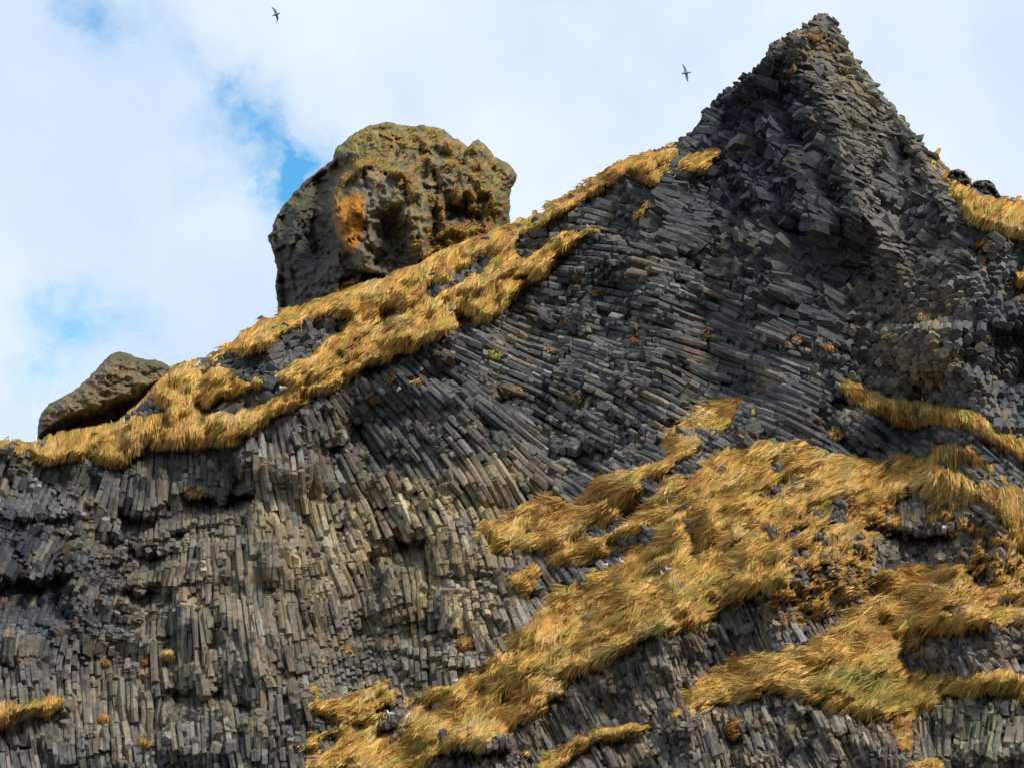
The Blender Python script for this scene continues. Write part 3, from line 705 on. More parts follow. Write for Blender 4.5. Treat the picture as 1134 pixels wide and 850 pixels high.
pk = okrock & peak & ~rib & ~rib2 & ~lite_turf & inx
chunks(pk & (vv > SKg[None, :] + 7), 7.5, 21, b3, elong=2.6, along=.76, jd=.12, back=.1, tone=(.8, 1.15))
chunks(inx & peak & ~rib2 & ~lite_turf & (vv > SKg[None, :] + 1) & ((vv < SKg[None, :] + 15) | (BREAKY > .3)), 4.6, 22, b3, elong=1.9, along=.6, jd=.25, back=.1)
chunks(pk & (vv > SKg[None, :] + 16) , 11, 23, b3, elong=2.3, along=.72, jd=.35, back=.4, tone=(.8, 1.1))
chunks(okrock & ridgerock & ~lite_turf, 7, 24, b3, elong=1.5, along=.4, jd=.25)
# extra rubble sprinkled over the columns
rub = okrock & ~peak & ~honey & ~chips & inx & ~lite_turf & (fbm(uu / 34, vv / 26, 88, 3) > .40)
chunks(rub, 6.5, 25, b3, elong=1.6, along=.7, jd=.25, back=.1, flat=(.7, 1))
rub2 = okrock & chips & inx & ~lite_turf & ((gb(1080, 590, 60, 40) > .3) | (gb(1070, 700, 70, 40) > .3) | (fbm(uu / 24, vv / 20, 89, 3) > .5))
chunks(rub2, 6, 26, b3, elong=1.5, along=.5, jd=.25, back=.05)
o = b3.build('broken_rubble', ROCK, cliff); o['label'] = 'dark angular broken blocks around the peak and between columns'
b4 = Batch()
rb = okrock & (rib | rib2) & inx
# bedded slabs: plates stacked across the bedding
chunks(rb & (fbm(uu / 18, vv / 14, 143, 3) > .16), 5.5, 31, b4, elong=.4, along=.9, up=(-.42, .9, .25), radk=1.05, jd=.12, tone=(.8, 1.2), flat=(.7, 1.0), cellamp=.5)
chunks(rb & (fbm(uu / 22, vv / 18, 144, 3) > .26), 9, 32, b4, elong=.28, along=.92, up=(-.42, .9, .15), radk=1.0, jd=.12, back=.2, tone=(.8, 1.15), flat=(.7, 1.0), cellamp=.6)
o = b4.build('bedded_rib', ROCK, cliff); o['label'] = 'paler thinly bedded rib running down from the peak'
b5 = Batch()
hm = okrock & honey & inx & ~(blur(Gf, 2) > .8)
def honeycomb(sp_, seed, back, jd, radk, jit=.16):
    r = np.random.default_rng(seed)
    X, Y = scatter(hm, sp_, r, jit); n = len(X)
    y = bil(Yb, X, Y); s = mpp(Y, y)
    dd = bil(Rc, X, Y) + r.normal(0, jd, n) - back + (bil(cid2, X, Y) - .5) * .8
    t = np.array([-.35, .30, .88]) + r.normal(0, .08, (n, 3)); t /= np.linalg.norm(t, axis=1, keepdims=True)
    A = frame_axis(t[:, 0], t[:, 1], t[:, 2]); P = at(X, Y, y - dd)
    c = rockcol(X, Y) * r.uniform(.75, 1.25, n)[:, None]
    b5.add(prisms(P - A * 1.8, P, sp_ * s * radk * r.uniform(.85, 1.1, n), c, r, irr=.14, tilt=.35, taper=.06, ref=np.array([.2, .1, 1.0])))
honeycomb(9.0, 41, 0, .28, .58)
honeycomb(7, 42, .45, .3, .6)
o = b5.build('honeycomb_face', ROCK, cliff); o['label'] = 'column ends seen head-on like a honeycomb at the right'
print('chunks', time.time() - T0)

PERCH = [(312.5, 431), (503, 342), (651, 251), (432, 791), (504.5, 753.5), (688.5, 622.5), (671, 625.5), (733, 635), (740.5, 631)]
CLEAR = np.zeros((H, W), bool)
for (u, v) in PERCH: CLEAR |= (np.abs(uu - u) < 6) & (vv > v - 17) & (vv < v + 1.5)
# ------------------------------------------------------------------ grass
PAL = {
 'gold': np.array([.88, .53, .16]), 'straw': np.array([.86, .60, .27]), 'rust': np.array([.52, .25, .09]), 'olive': np.array([.46, .42, .10]),
 'green': np.array([.16, .22, .04]), 'brown': np.array([.36, .215, .10]), 'orange': np.array([.62, .27, .06])}
tint_n = fbm(uu / 40, vv / 26, 101, 3); tint_m = fbm(uu / 14, vv / 10, 102, 3)
ridge_f = (vv < 520 - .0 * uu) & (uu < 760)
def grasscol(u, v, r, base=None):
    n = len(u); lk = bil(LOCK, u, v); a = bil(tint_n, u, v) + .35 * lk + r.normal(0, .08, n); b = bil(tint_m, u, v) + r.normal(0, .1, n)
    c = np.broadcast_to(PAL['gold'], (n, 3)).copy() if base is None else np.broadcast_to(PAL[base], (n, 3)).copy()
    w = lambda x: np.clip(x, 0, 1)[:, None]
    k = .6 if base else 1.0
    c = c * (1 - w((a - .1) * 1.8) * k) + PAL['straw'] * w((a - .1) * 1.8) * k
    c = c * (1 - w((-a - .22) * 1.8) * k) + PAL['rust'] * w((-a - .22) * 1.8) * k
    c = c * (1 - w((b - .12) * 2.2) * .8 * k) + PAL['olive'] * w((b - .12) * 2.2) * .8 * k
    c = c * (1 - w((-b - .2) * 1.8) * .7 * k) + PAL['brown'] * w((-b - .2) * 1.8) * .7 * k
    if base is None:
        g = np.clip(.9 * bil(GREEN, u, v) + r.normal(0, .08, n), 0, 1)[:, None]; c = c * (1 - g) + PAL['green'] * g
        rr = np.clip(bil(REDDISH, u, v), 0, 1)[:, None]; c = c * (1 - rr) + PAL['rust'] * rr
    return c * (r.uniform(.8, 1.2, n) * np.clip(1 + .45 * lk, .5, 1.6))[:, None]
LOCK = fbm((uu * .85 - vv * .5) / 16, (uu * .5 + vv * .85) / 3.6, 147, 3)
LOCK2 = fbm((uu * .85 - vv * .5) / 12, (uu * .5 + vv * .85) / 5, 149, 2)
GREEN = np.clip(.8 * gb(960, 750, 45, 14) + .6 * gb(1010, 770, 40, 12) + .9 * gb(1125, 770, 25, 14) + .6 * gb(610, 735, 14, 8) + .5 * gb(475, 815, 20, 12) + .4 * gb(800, 645, 60, 10) + .5 * gb(35, 778, 16, 8) + .5 * gb(1060, 760, 20, 8) + .25 * gb(120, 490, 60, 14) + .25 * np.clip(fbm(uu / 26, vv / 14, 148, 3) - .25, 0, 1), 0, 1)
REDDISH = np.clip(.45 * gb(1030, 600, 110, 50) + .4 * gb(890, 660, 50, 30) + .7 * gb(665, 540, 30, 14) + .5 * gb(620, 560, 24, 12) + .8 * gb(1002, 812, 16, 26) + .7 * gb(0, 792, 40, 10) + .45 * gb(690, 200, 60, 40) + .4 * gb(650, 665, 40, 14) + .3 * gb(240, 480, 60, 12) + .4 * gb(560, 270, 40, 15) + .6 * gb(1000, 700, 60, 6) + .35 * gb(80, 505, 60, 8), 0, 1)

def blades(mask, dens, seed, surfY, Lr=(9, 20), wpx=1.25, base=None, lift=.28, comb=None, colf=None, hang=1.0, upmix=0.0):
    r = np.random.default_rng(seed)
    ys, xs = np.nonzero(mask)
    n = int(len(ys) * dens)
    if n < 3: return None
    k = r.integers(0, len(ys), n)
    u = xs[k] + U0 + r.uniform(-.5, .5, n); v = ys[k] + V0 + r.uniform(-.5, .5, n)
    d = np.stack([bil(cf[..., 0], u, v), bil(cf[..., 1], u, v)], 1) if comb is None else np.broadcast_to(np.array(comb, float), (n, 2)).copy()
    tu = bil(du_, u, v); tv = bil(dv_, u, v)
    rw = (.35 + .35 * bil(RIDGY, u, v))[:, None]; lk = bil(LOCK2, u, v)
    d = d * .9 + np.stack([tu, tv], 1) * rw + np.stack([-d[:, 1], d[:, 0]], 1) * lk[:, None] * .55 + r.normal(0, .11, (n, 2)); d[:, 1] -= upmix
    d /= np.linalg.norm(d, axis=1, keepdims=True)
    L = r.uniform(*Lr, n)
    ib = blur(mask.astype(float), 6); L = L * (.6 + .4 * np.clip((bil(ib, u, v + 3) - .45) * 2.2, 0, 1))
    curl = r.normal(0, .16, n) + .5 * bil(CURL, u, v)
    K = 4
    pu = np.zeros((n, K)); pv = np.zeros((n, K)); py = np.zeros((n, K))
    cu, cv = u.copy(), v.copy(); dx, dy = d[:, 0].copy(), d[:, 1].copy()
    l0 = np.abs(r.normal(0, 1, n)) * lift
    lf = [0.02, .75, 1.0, .55]
    prev = None
    for q in range(K):
        pu[:, q] = cu; pv[:, q] = cv
        ysf = surfY(cu, cv) - l0 * lf[q]
        if prev is None: yy = ysf + .1
        else: yy = np.minimum(ysf, prev + .35 * (L / K) * .08 * 1.0 + .25 * hang * 0 + .12)
        py[:, q] = yy; prev = yy
        st = L / (K - 1)
        cu = cu + dx * st; cv = cv + dy * st
        a = curl; c_, s_ = np.cos(a), np.sin(a)
        dx, dy = dx * c_ - dy * s_, dx * s_ + dy * c_
        dy = dy + .12; nn = np.hypot(dx, dy); dx /= nn; dy /= nn          # droop
    P = at(pu, pv, py)                                    # n,K,3
    T = np.gradient(P, axis=1); T /= np.linalg.norm(T, axis=2, keepdims=True) + 1e-9
    view = P - CAM; view /= np.linalg.norm(view, axis=2, keepdims=True)
    side = np.cross(T, view); side /= np.linalg.norm(side, axis=2, keepdims=True) + 1e-9
    nrm = np.cross(side, T)
    tw = r.uniform(-.9, .9, (n, 1, 1))
    side = side * np.cos(tw) + nrm * np.sin(tw)
    s = mpp(pv, py); wd = wpx * .5 * s * np.array([1.0, 1.0, .8, .15])[None, :] * r.uniform(.6, 1.5, (n, 1))
    A = P - side * wd[..., None]; B = P + side * wd[..., None]
    V = np.stack([A, B], 2).reshape(-1, 3)               # n,K,2
    b = (np.arange(n) * K * 2)[:, None]
    Q = np.concatenate([b + np.array([[2 * q, 2 * q + 1, 2 * q + 3, 2 * q + 2]]) for q in range(K - 1)], 0)
    c = (grasscol(u, v, r, base) if colf is None else colf(u, v, r))
    C = np.repeat(c, K * 2, axis=0)
    return V, Q, C
CURL = pn(uu / 18, vv / 18, 131) * .7
RIDGY = ((vv < 520) & (uu < 640)).astype(float)

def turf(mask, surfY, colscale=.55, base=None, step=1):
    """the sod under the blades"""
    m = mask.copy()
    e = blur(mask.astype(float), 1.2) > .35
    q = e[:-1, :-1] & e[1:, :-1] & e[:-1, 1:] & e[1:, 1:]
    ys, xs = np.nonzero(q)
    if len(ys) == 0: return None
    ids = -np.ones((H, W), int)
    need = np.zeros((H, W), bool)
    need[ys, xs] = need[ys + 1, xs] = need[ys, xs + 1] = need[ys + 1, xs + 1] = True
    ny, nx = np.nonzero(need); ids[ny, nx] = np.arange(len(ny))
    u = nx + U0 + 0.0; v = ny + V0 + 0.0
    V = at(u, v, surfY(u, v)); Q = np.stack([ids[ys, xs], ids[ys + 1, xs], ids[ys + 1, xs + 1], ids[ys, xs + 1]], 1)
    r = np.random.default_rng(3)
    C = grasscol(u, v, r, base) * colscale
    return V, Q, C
SURFb = np.where(blur(Gf, 1.5) > .3, Rturf + mound, Rs)
def surfG(u, v): return bil(Yb, u, v) - bil(SURFb, u, v)
def grow(name, mask, label, cat, seed, dens=.62, Lr=(9, 20), base=None, group=None, kind='stuff', wpx=1.3, tf=True, **kw):
    parts = []
    inn = (uu > -50) & (uu < 1190) & (vv < 900)
    a = blades(mask & inn & ~CLEAR, dens, seed, surfG, Lr, wpx, base, **kw)
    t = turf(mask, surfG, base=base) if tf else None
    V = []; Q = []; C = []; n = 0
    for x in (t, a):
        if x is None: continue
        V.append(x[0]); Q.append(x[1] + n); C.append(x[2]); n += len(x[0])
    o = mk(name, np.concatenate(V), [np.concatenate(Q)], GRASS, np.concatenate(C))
    tag(o, label, cat, group, kind); return o
BL = {
 'ridge': 'long golden tussock bank along the ridge beneath the big knob rock',
 'skyline_strip': 'thin brown grass strip on the skyline rising from the knob towards the peak',
 'peak_ledge': 'small orange-brown grass ledge just left of the peak',
 'mid_ledge': 'short slanting brown grass ledge below the skyline strip',
 'small_ledge': 'tiny faded grass ledge under the ledge left of the peak',
 'notch': 'golden grass tongue above the main slope, ending in a rusty notch',
 'clump': 'isolated golden clump on column ends left of the main slope',
 'spur': 'large combed golden grass slope crossing the lower right cliff',
 'foot': 'split golden grass bands at the bottom left of the main slope',
 'tiny_foot': 'very small grass patch above the split bands near the bottom',
 'right_strip': 'narrow golden grass strip below the honeycomb rock at the right edge',
 'lower': 'broad lower golden bank with green patches at the bottom right',
 'foot_band': 'thin diagonal grass band on brown splintered rock at the bottom',
 'top_right': 'yellow grass shoulder right of the peak on the skyline',
 'left_foot': 'reddish and green grass patch at the bottom left edge',
 'peak_cap': 'sparse brown grass clinging to the very tip of the peak',
 'peak_shoulder': 'faint tan grass patch just below the tip of the peak',
 'scree': 'patchy brown grass among loose stones above the lower golden bank',
 'rusty': 'rust red clump hanging under the lower golden bank',
 'bottom_corner': 'small golden mound at the bottom edge below the rusty clump',
 'right_nub': 'small golden patch at the right edge below the grassy shoulder'}
sd = 100
for k, m in BM.items():
    sd += 1
    Lr = (11, 28) if k in ('spur', 'lower', 'notch') else (8, 18)
    if k in ('skyline_strip', 'mid_ledge', 'small_ledge', 'peak_ledge', 'tiny_foot', 'right_nub', 'rusty', 'left_foot', 'scree', 'peak_cap', 'peak_shoulder'): Lr = (5, 12)
    grow('grass', m, BL[k], 'grass bank', sd, Lr=Lr, base='rust' if k == 'rusty' else 'brown' if k in ('peak_cap', 'peak_shoulder') else None, dens=.4 if k in ('scree', 'peak_cap', 'peak_shoulder') else .62)
for (u, v, ru, rv, tint, lab), m in zip(TUFTS, TM):
    sd += 1
    grow('grass_tuft', m, lab, 'grass tuft', sd, dens=.55, Lr=(5, 13), base=tint, group='small tufts scattered on the bare rock', kind='thing', wpx=1.0, tf=False)
print('grass', time.time() - T0)

# ------------------------------------------------------------------ free-standing rocks
def rock(name, outline, Yc, T, relief, colf, mat, label, cat, nr=110, na=520, ctr=None, pw=2.2):
    P = np.array(outline, float); Q = np.roll(P, -1, 0)
    seg = np.linalg.norm(Q - P, axis=1); cum = np.concatenate([[0], np.cumsum(seg)]); s = np.linspace(0, cum[-1], na, endpoint=False)
    PP = np.concatenate([P, P[:1]]); ou = np.interp(s, cum, PP[:, 0]); ov = np.interp(s, cum, PP[:, 1])
    jl = 1.4
    cu, cv = (ou.mean(), ov.mean()) if ctr is None else ctr
    nx = ou - cu; nv = ov - cv; ln_ = np.hypot(nx, nv)
    j = jl * fbm(ou / 9, ov / 9, 201, 3); ou = ou + nx / ln_ * j; ov = ov + nv / ln_ * j
    rr = np.linspace(0, 1, nr) ** .8
    fu_ = cu + (ou - cu)[None, :] * rr[:, None]; fv_ = cv + (ov - cv)[None, :] * rr[:, None]
    fade = np.clip((1 - rr) / .06, 0, 1)[:, None]
    dfr = T * (1 - rr ** pw)[:, None] ** .5 + relief(fu_, fv_) * (.25 + .75 * fade)
    rows = [at(fu_, fv_, Yc - dfr)]; cc = [colf(fu_, fv_)]
    rb_ = np.linspace(1, 0, 24)[1:]
    bu = cu + (ou - cu)[None, :] * rb_[:, None]; bv = cv + (ov - cv)[None, :] * rb_[:, None]
    dbk = -T * (1 - rb_ ** 2.2)[:, None] ** .5 + .8 * fbm(bu / 40, bv / 40, 207, 3) * ss(1 - rb_, 0, .2)[:, None]
    rows.append(at(bu, bv, Yc - dbk)); cc.append(colf(bu, bv))
    V = np.concatenate(rows, 0); C = np.concatenate(cc, 0); nR = V.shape[0]
    i = (np.arange(nR - 1)[:, None] * na + np.arange(na)[None, :]); i2 = (np.arange(nR - 1)[:, None] * na + (np.arange(na)[None, :] + 1) % na)
    Fq = np.stack([i, i + na, i2 + na, i2], -1).reshape(-1, 4)
    o = mk(name, V.reshape(-1, 3), [Fq], mat, C.reshape(-1, 3))
    tag(o, label, cat); return o

# big knob
KO = [(296.5, 261), (302, 256), (302, 250), (307, 239), (315, 226), (326, 213), (341, 198), (355, 187), (367, 179), (370, 170), (373, 163), (388, 151), (408, 139), (429, 135), (440, 139), (452, 139), (470, 139), (485, 141), (492, 144), (502, 153), (512, 157),
      (520, 163), (524, 157), (530, 154), (540, 164), (546, 172), (552, 176), (564, 182), (573, 195), (570, 204), (565, 210), (565, 233), (564, 258), (560, 285), (520, 300), (470, 325), (430, 345), (380, 365), (330, 372), (312, 365), (308, 345), (305, 316), (307, 298), (302, 280)]
lu, lv = uu, vv
K1 = poly([(368, 232), (366, 216), (378, 200), (392, 184), (410, 178), (428, 186), (446, 190), (462, 200), (472, 222), (473, 250), (470, 290), (440, 310), (400, 300), (388, 284), (374, 262)], .6)
K2 = poly([(420, 232), (440, 236), (452, 260), (462, 300), (440, 310), (418, 312), (395, 302), (410, 290), (424, 275), (416, 255)], 1.8)
K3 = poly([(490, 222), (520, 232), (524, 245), (510, 247), (494, 236)], 2.0)
K4 = poly([(340, 190), (372, 180), (396, 176), (378, 196), (366, 214), (366, 262), (372, 285), (352, 300), (330, 260), (345, 220)], .8)
K5 = poly([(470, 160), (490, 200), (500, 215), (486, 232), (474, 215), (462, 196)], .8)
K6 = poly([(520, 168), (532, 150), (556, 170), (580, 195), (566, 215), (552, 190), (540, 180)], .6)
KR = 4.2 * blur(K1.astype(float), 2) - 3.4 * blur(K2.astype(float), 5) - 3.0 * blur(K3.astype(float), 3) - 4.4 * blur(K4.astype(float), 5) - 1.0 * blur(K5.astype(float), 3) + .6 * blur(K6.astype(float), 2)
def plates(sx, sy, seed, amp, tl):
    _, a, dx, dy = voro((WU + 5 * pn(uu / 20, vv / 20, seed)) / sx, WV / sy, seed)
    gx = (a * 97.13) % 1.0 - .5; gy = (a * 57.71) % 1.0 - .6
    return amp * (a - .5) + tl * (gx * dx + gy * dy)
KR += -4.2 * ss(-uu, -376, -300) + .8 * fbm(uu / 40, vv / 44, 221, 3) + blur(plates(30, 34, 222, 1.9, 3.6), .5) + blur(plates(13, 12, 223, .8, 1.8), .4) + .22 * fbm(uu / 6, vv / 8, 229, 3)
for c_ in ([(400, 180), (408, 215), (404, 250), (412, 285)], [(446, 196), (452, 230), (448, 262)], [(476, 170), (484, 205), (478, 240), (490, 275)], [(515, 170), (508, 200), (520, 235)], [(350, 225), (345, 260), (356, 300)], [(330, 250), (322, 290), (330, 330)], [(545, 190), (540, 220), (548, 250)], [(420, 150), (450, 165), (475, 168)]):
    c_ = [(a + 0.0, b + 0.0) for a, b in c_]; KR -= crease(c_, 1.0, 1.5, 1.5)
KARC = [[(371, 232), (373, 215), (382, 199), (394, 187), (410, 179), (424, 177), (431, 185)], [(436, 188), (450, 191), (457, 203), (456, 212)], [(478, 216), (486, 219), (491, 229), (490, 240)], [(508, 222), (512, 211), (520, 209), (526, 219), (523, 230)], [(533, 210), (543, 211), (547, 221), (543, 232)],
        [(374, 322), (384, 314), (396, 312), (400, 322)], [(462, 150), (472, 160), (470, 174), (480, 182)], [(496, 158), (503, 172), (497, 186)], [(430, 148), (446, 152), (450, 163)], [(530, 180), (536, 192), (531, 203)], [(486, 262), (500, 252), (516, 258), (530, 252), (548, 262)], [(470, 286), (484, 272), (500, 276)]]
KA = np.zeros((H, W))
for P in KARC: KA = np.maximum(KA, crease(P, 1.0, 3.4, 3.4))
KR += 1.5 * KA
lumps = np.sqrt(np.clip(1 - voro(WU / 13, WV / 11, 224)[0] ** 2 * 1.6, 0, 1))
mossz = np.clip(gb(500, 190, 80, 60) + gb(520, 250, 60, 40) + gb(440, 155, 70, 16) + gb(420, 190, 60, 10) * .6, 0, 1)
KR += .45 * (lumps - .6) * mossz
KR += 0 * crease([(386, 205), (402, 190), (428, 186), (450, 192), (462, 205), (470, 235), (474, 262)], 1.6, 7, 7) + crease([(398, 186), (420, 176), (440, 182)], 1.0, 5, 5) + crease([(480, 220), (490, 232), (492, 248)], 1.3, 4, 4)
strata = np.sin((vv + .45 * uu + 6 * pn(uu / 30, vv / 30, 225)) / 3.4)
KR += .22 * strata * gb(340, 310, 50, 50) * np.clip(.5 + pn(uu / 20, vv / 20, 226), 0, 1)
KR += .10 * np.sin((vv - .2 * uu + 4 * pn(uu / 20, vv / 20, 227)) / 2.6) * K1
KR = blur(KR, .7)
kb = np.array([.120, .100, .075])
KCc = np.broadcast_to(kb, (H, W, 3)).copy()
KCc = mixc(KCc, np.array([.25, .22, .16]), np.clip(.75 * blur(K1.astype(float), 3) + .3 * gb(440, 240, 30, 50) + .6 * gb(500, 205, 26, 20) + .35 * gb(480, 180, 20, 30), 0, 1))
KCc = mixc(KCc, np.array([.25, .245, .06]), np.clip((.95 * gb(325, 232, 20, 28) + .7 * gb(390, 158, 40, 22) + .7 * gb(545, 215, 24, 40) + .5 * gb(500, 170, 60, 26) + .6 * gb(462, 240, 9, 50) + .5 * gb(440, 150, 60, 14)) * (.7 + .9 * fbm(uu / 12, vv / 12, 231, 3)), 0, 1))
KCc = mixc(KCc, np.array([.40, .24, .085]), np.clip(fbm(uu / 10, vv / 9, 232, 3) * 2.4 - .1, 0, 1) * np.clip(mossz + .25, 0, 1) * .8)
lich = poly([(382, 218), (392, 213), (402, 218), (405, 236), (401, 252), (399, 266), (394, 281), (385, 281), (376, 265), (369, 248), (368, 230)], .5)
LI = blur(lich.astype(float), 1.2) * np.clip(1.5 + .9 * fbm(uu / 6, vv / 6, 233, 3), 0, 1)
KCc = mixc(KCc, np.array([.64, .25, .012]), np.clip(LI, 0, 1) * .95)
KCc = mixc(KCc, np.array([.075, .068, .062]), np.clip(1.0 * gb(338, 270, 40, 70) + .7 * gb(435, 275, 26, 40) + .5 * gb(505, 238, 24, 16), 0, 1))  # shade painted on the left-facing side and in the two recesses
KY = 128.0
krel = lambda u, v: bil(KR, u, v)
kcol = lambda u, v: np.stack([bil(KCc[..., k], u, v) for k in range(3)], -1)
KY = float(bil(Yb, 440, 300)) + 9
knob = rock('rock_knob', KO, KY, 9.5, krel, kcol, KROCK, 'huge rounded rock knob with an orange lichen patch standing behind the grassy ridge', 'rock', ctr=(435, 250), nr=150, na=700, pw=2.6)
# brown curling moss and grass on the knob, following its surface
def kdist(u, v):
    P = np.array(KO); a = np.arctan2(P[:, 1] - 250, P[:, 0] - 435); rr_ = np.hypot(P[:, 0] - 435, P[:, 1] - 250)
    o_ = np.argsort(a); th = np.arctan2(v - 250, u - 435)
    ro = np.interp(th, a[o_], rr_[o_], period=2 * np.pi)
    return np.clip(np.hypot(u - 435, v - 250) / ro, 0, 1)
def surfK(u, v):
    q = kdist(u, v); return KY - (9.5 * (1 - q ** 2.6) ** .5 + krel(u, v) * (.25 + .75 * np.clip((1 - q) / .06, 0, 1)))
kin = inpoly(uu, vv, [(435 + (a - 435) * .985, 250 + (b - 250) * .985) for a, b in KO])
arcs = (np.abs(fbm(uu / 17, vv / 15, 241, 2)) < .07) & (mossz > .35)
mossm = kin & ~(LI > .3) & ((KA > .42) | arcs | (gb(530, 262, 45, 20) > .5) | (gb(385, 325, 14, 12) > .5) | (blur(K1.astype(float), 2) > .3) & (blur(K1.astype(float), 2) < .7) & (vv < 215) | ((gb(440, 148, 70, 12) > .5) & (tint_m > .28)) | (gb(408, 178, 22, 6) > .5))
def kgc(u, v, r):
    n = len(u); t = np.clip(bil(tint_m, u, v) * 1.5 + .5 + r.normal(0, .15, n), 0, 1)[:, None]
    return (np.array([.50, .27, .11]) * (1 - t) + np.array([.50, .36, .11]) * t) * r.uniform(.7, 1.3, n)[:, None]
a = blades(mossm, 1.0, 301, surfK, (3, 8), 1.1, colf=kgc, lift=.3)
o = mk('moss', a[0], [a[1]], GRASS, a[2], knob); o['label'] = 'brown curling moss and dry grass on the ledges of the knob'; o['kind'] = 'stuff'

# left boulder
BO = [(41, 487), (42, 471), (46, 456), (56, 446), (78, 435), (102, 414), (123, 391), (132, 389), (141, 390), (150, 395), (159, 398), (173, 398), (187, 405), (194, 412), (192, 423), (176, 440), (158, 462), (140, 478), (110, 492), (70, 500), (48, 498)]
# underside facet: below the crease line the face turns under
crl = np.interp(uu, [40, 60, 80, 120, 150, 175, 195], [482, 466, 455, 441, 430, 422, 418]) + 3 * pn(uu / 14, vv / 14, 254)
BR = 1.6 * np.clip(1 - np.abs(vv - crl) / 60, 0, 1) - .32 * np.clip(vv - crl - 1, 0, 16) + .9 * fbm(uu / 16, vv / 12, 251, 5, .6) + .35 * (voro(WU / 7, WV / 5, 252)[1] - .5)
BR = blur(BR, .5)
BCc = np.broadcast_to(np.array([.19, .13, .07]), (H, W, 3)).copy()
BCc = mixc(BCc, np.array([.36, .27, .15]), np.clip(fbm(uu / 5, vv / 3.5, 253, 3) * 1.6, 0, 1) * .7)
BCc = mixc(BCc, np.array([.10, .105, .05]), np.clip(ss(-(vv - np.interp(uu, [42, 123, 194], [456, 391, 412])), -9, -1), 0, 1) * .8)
BY = float(bil(Yb, 110, 470)) + 3.0
boulder = rock('boulder', BO, BY, 4.0, lambda u, v: bil(BR, u, v), lambda u, v: np.stack([bil(BCc[..., k], u, v) for k in range(3)], -1), KROCK,
               'brown slab-like boulder with a dark underside on the left end of the ridge', 'boulder', nr=90, na=420, ctr=(118, 445), pw=3)
# two dark mossy rocks on the right-hand shoulder
for (O, lab) in (([(1049, 196), (1052, 189), (1060, 187), (1067, 189), (1073, 197), (1076, 203), (1068, 206), (1056, 203)], 'smaller dark mossy rock just right of the peak slope on the skyline'),
                 ([(1076, 208), (1078, 202), (1086, 200), (1096, 201), (1101, 203), (1104, 212), (1109, 218), (1104, 224), (1092, 224), (1082, 219)], 'larger dark mossy rock standing in yellow grass on the right skyline')):
    c0 = np.mean(np.array(O), 0); y0 = float(surfG(c0[0], c0[1] + 4)) + .3
    mc = lambda u, v: np.broadcast_to(np.array([.065, .058, .048]), u.shape + (3,)) * (1 + .9 * np.clip(fbm(u / 3, v / 3, 261, 3), -.6, 1))[..., None] + np.array([.02, .025, .0]) * (ss(-(v - c0[1]), 2, 8))[..., None]
    q = rock('mossy_rock', O, y0, .9, lambda u, v: 1.1 * fbm(u / 7, v / 6, 262, 3), mc, KROCK, lab, 'rock', nr=24, na=110, ctr=tuple(c0))
print('rocks', time.time() - T0)

# ------------------------------------------------------------------ birds
WHITE = plain('white_plumage', (.88, .88, .86)); GREYP = plain('grey_plumage', (.26, .34, .42)); BEAK = plain('beak_horn', (.55, .42, .10), .5); DKP = plain('dark_plumage', (.045, .07, .10))
def loft(sections, ns=12):
    """sections: (centre, a-vector, b-vector) -> closed tube"""
    V = []; F_ = []
    th = np.linspace(0, 2 * np.pi, ns, endpoint=False)
    for c, a, b in sections:
        c, a, b = map(np.array, (c, a, b)); V.append(c + np.cos(th)[:, None] * a + np.sin(th)[:, None] * b)
    n = len(V); V = np.concatenate(V)
    for i in range(n - 1):
        for j in range(ns):
            k = (j + 1) % ns; F_.append((i * ns + j, i * ns + k, (i + 1) * ns + k, (i + 1) * ns + j))
    F_.append(tuple(range(ns - 1, -1, -1))); F_.append(tuple((n - 1) * ns + j for j in range(ns)))
    return V, F_
def fuse(name, parts, mat, vox, parent=None):
    V = []; Fc = []; n = 0
    for v_, f_ in parts:
        V += [tuple(x) for x in v_]; Fc += [tuple(i + n for i in f) for f in f_]; n += len(v_)
    me = bpy.data.meshes.new(name); me.from_pydata(V, [], Fc); me.materials.append(mat)
    o = bpy.data.objects.new(name, me); COL.objects.link(o)
    if vox:
        m = o.modifiers.new('fuse', 'REMESH'); m.mode = 'VOXEL'; m.voxel_size = vox; m.use_smooth_shade = True
        m2 = o.modifiers.new('soft', 'SMOOTH'); m2.factor = .5; m2.iterations = 2
    if parent is not None: o.parent = parent
    return o
def wing(side, sweep, bend, dihedral, span=.56):
    """tapered gull wing from shoulder to tip; local axes: +x forward (head), +y left wing, +z up"""
    S = []
    for t, ch, th in [(0, .17, .03), (.12, .17, .028), (.3, .165, .022), (.45, .155, .02), (.6, .135, .016), (.75, .11, .013), (.9, .07, .01), (1, .02, .005)]:
        x = .03 + bend * math.sin(min(t / .45, 1) * math.pi / 2) - sweep * max(t - .4, 0) ** 1.3
        y = side * (.02 + span * t); z = .03 + dihedral * math.sin(t * math.pi * .6)
        S.append(((x - ch * .25, y, z), (ch * .5, 0, 0), (0, 0, th)))
    return loft(S, 10)
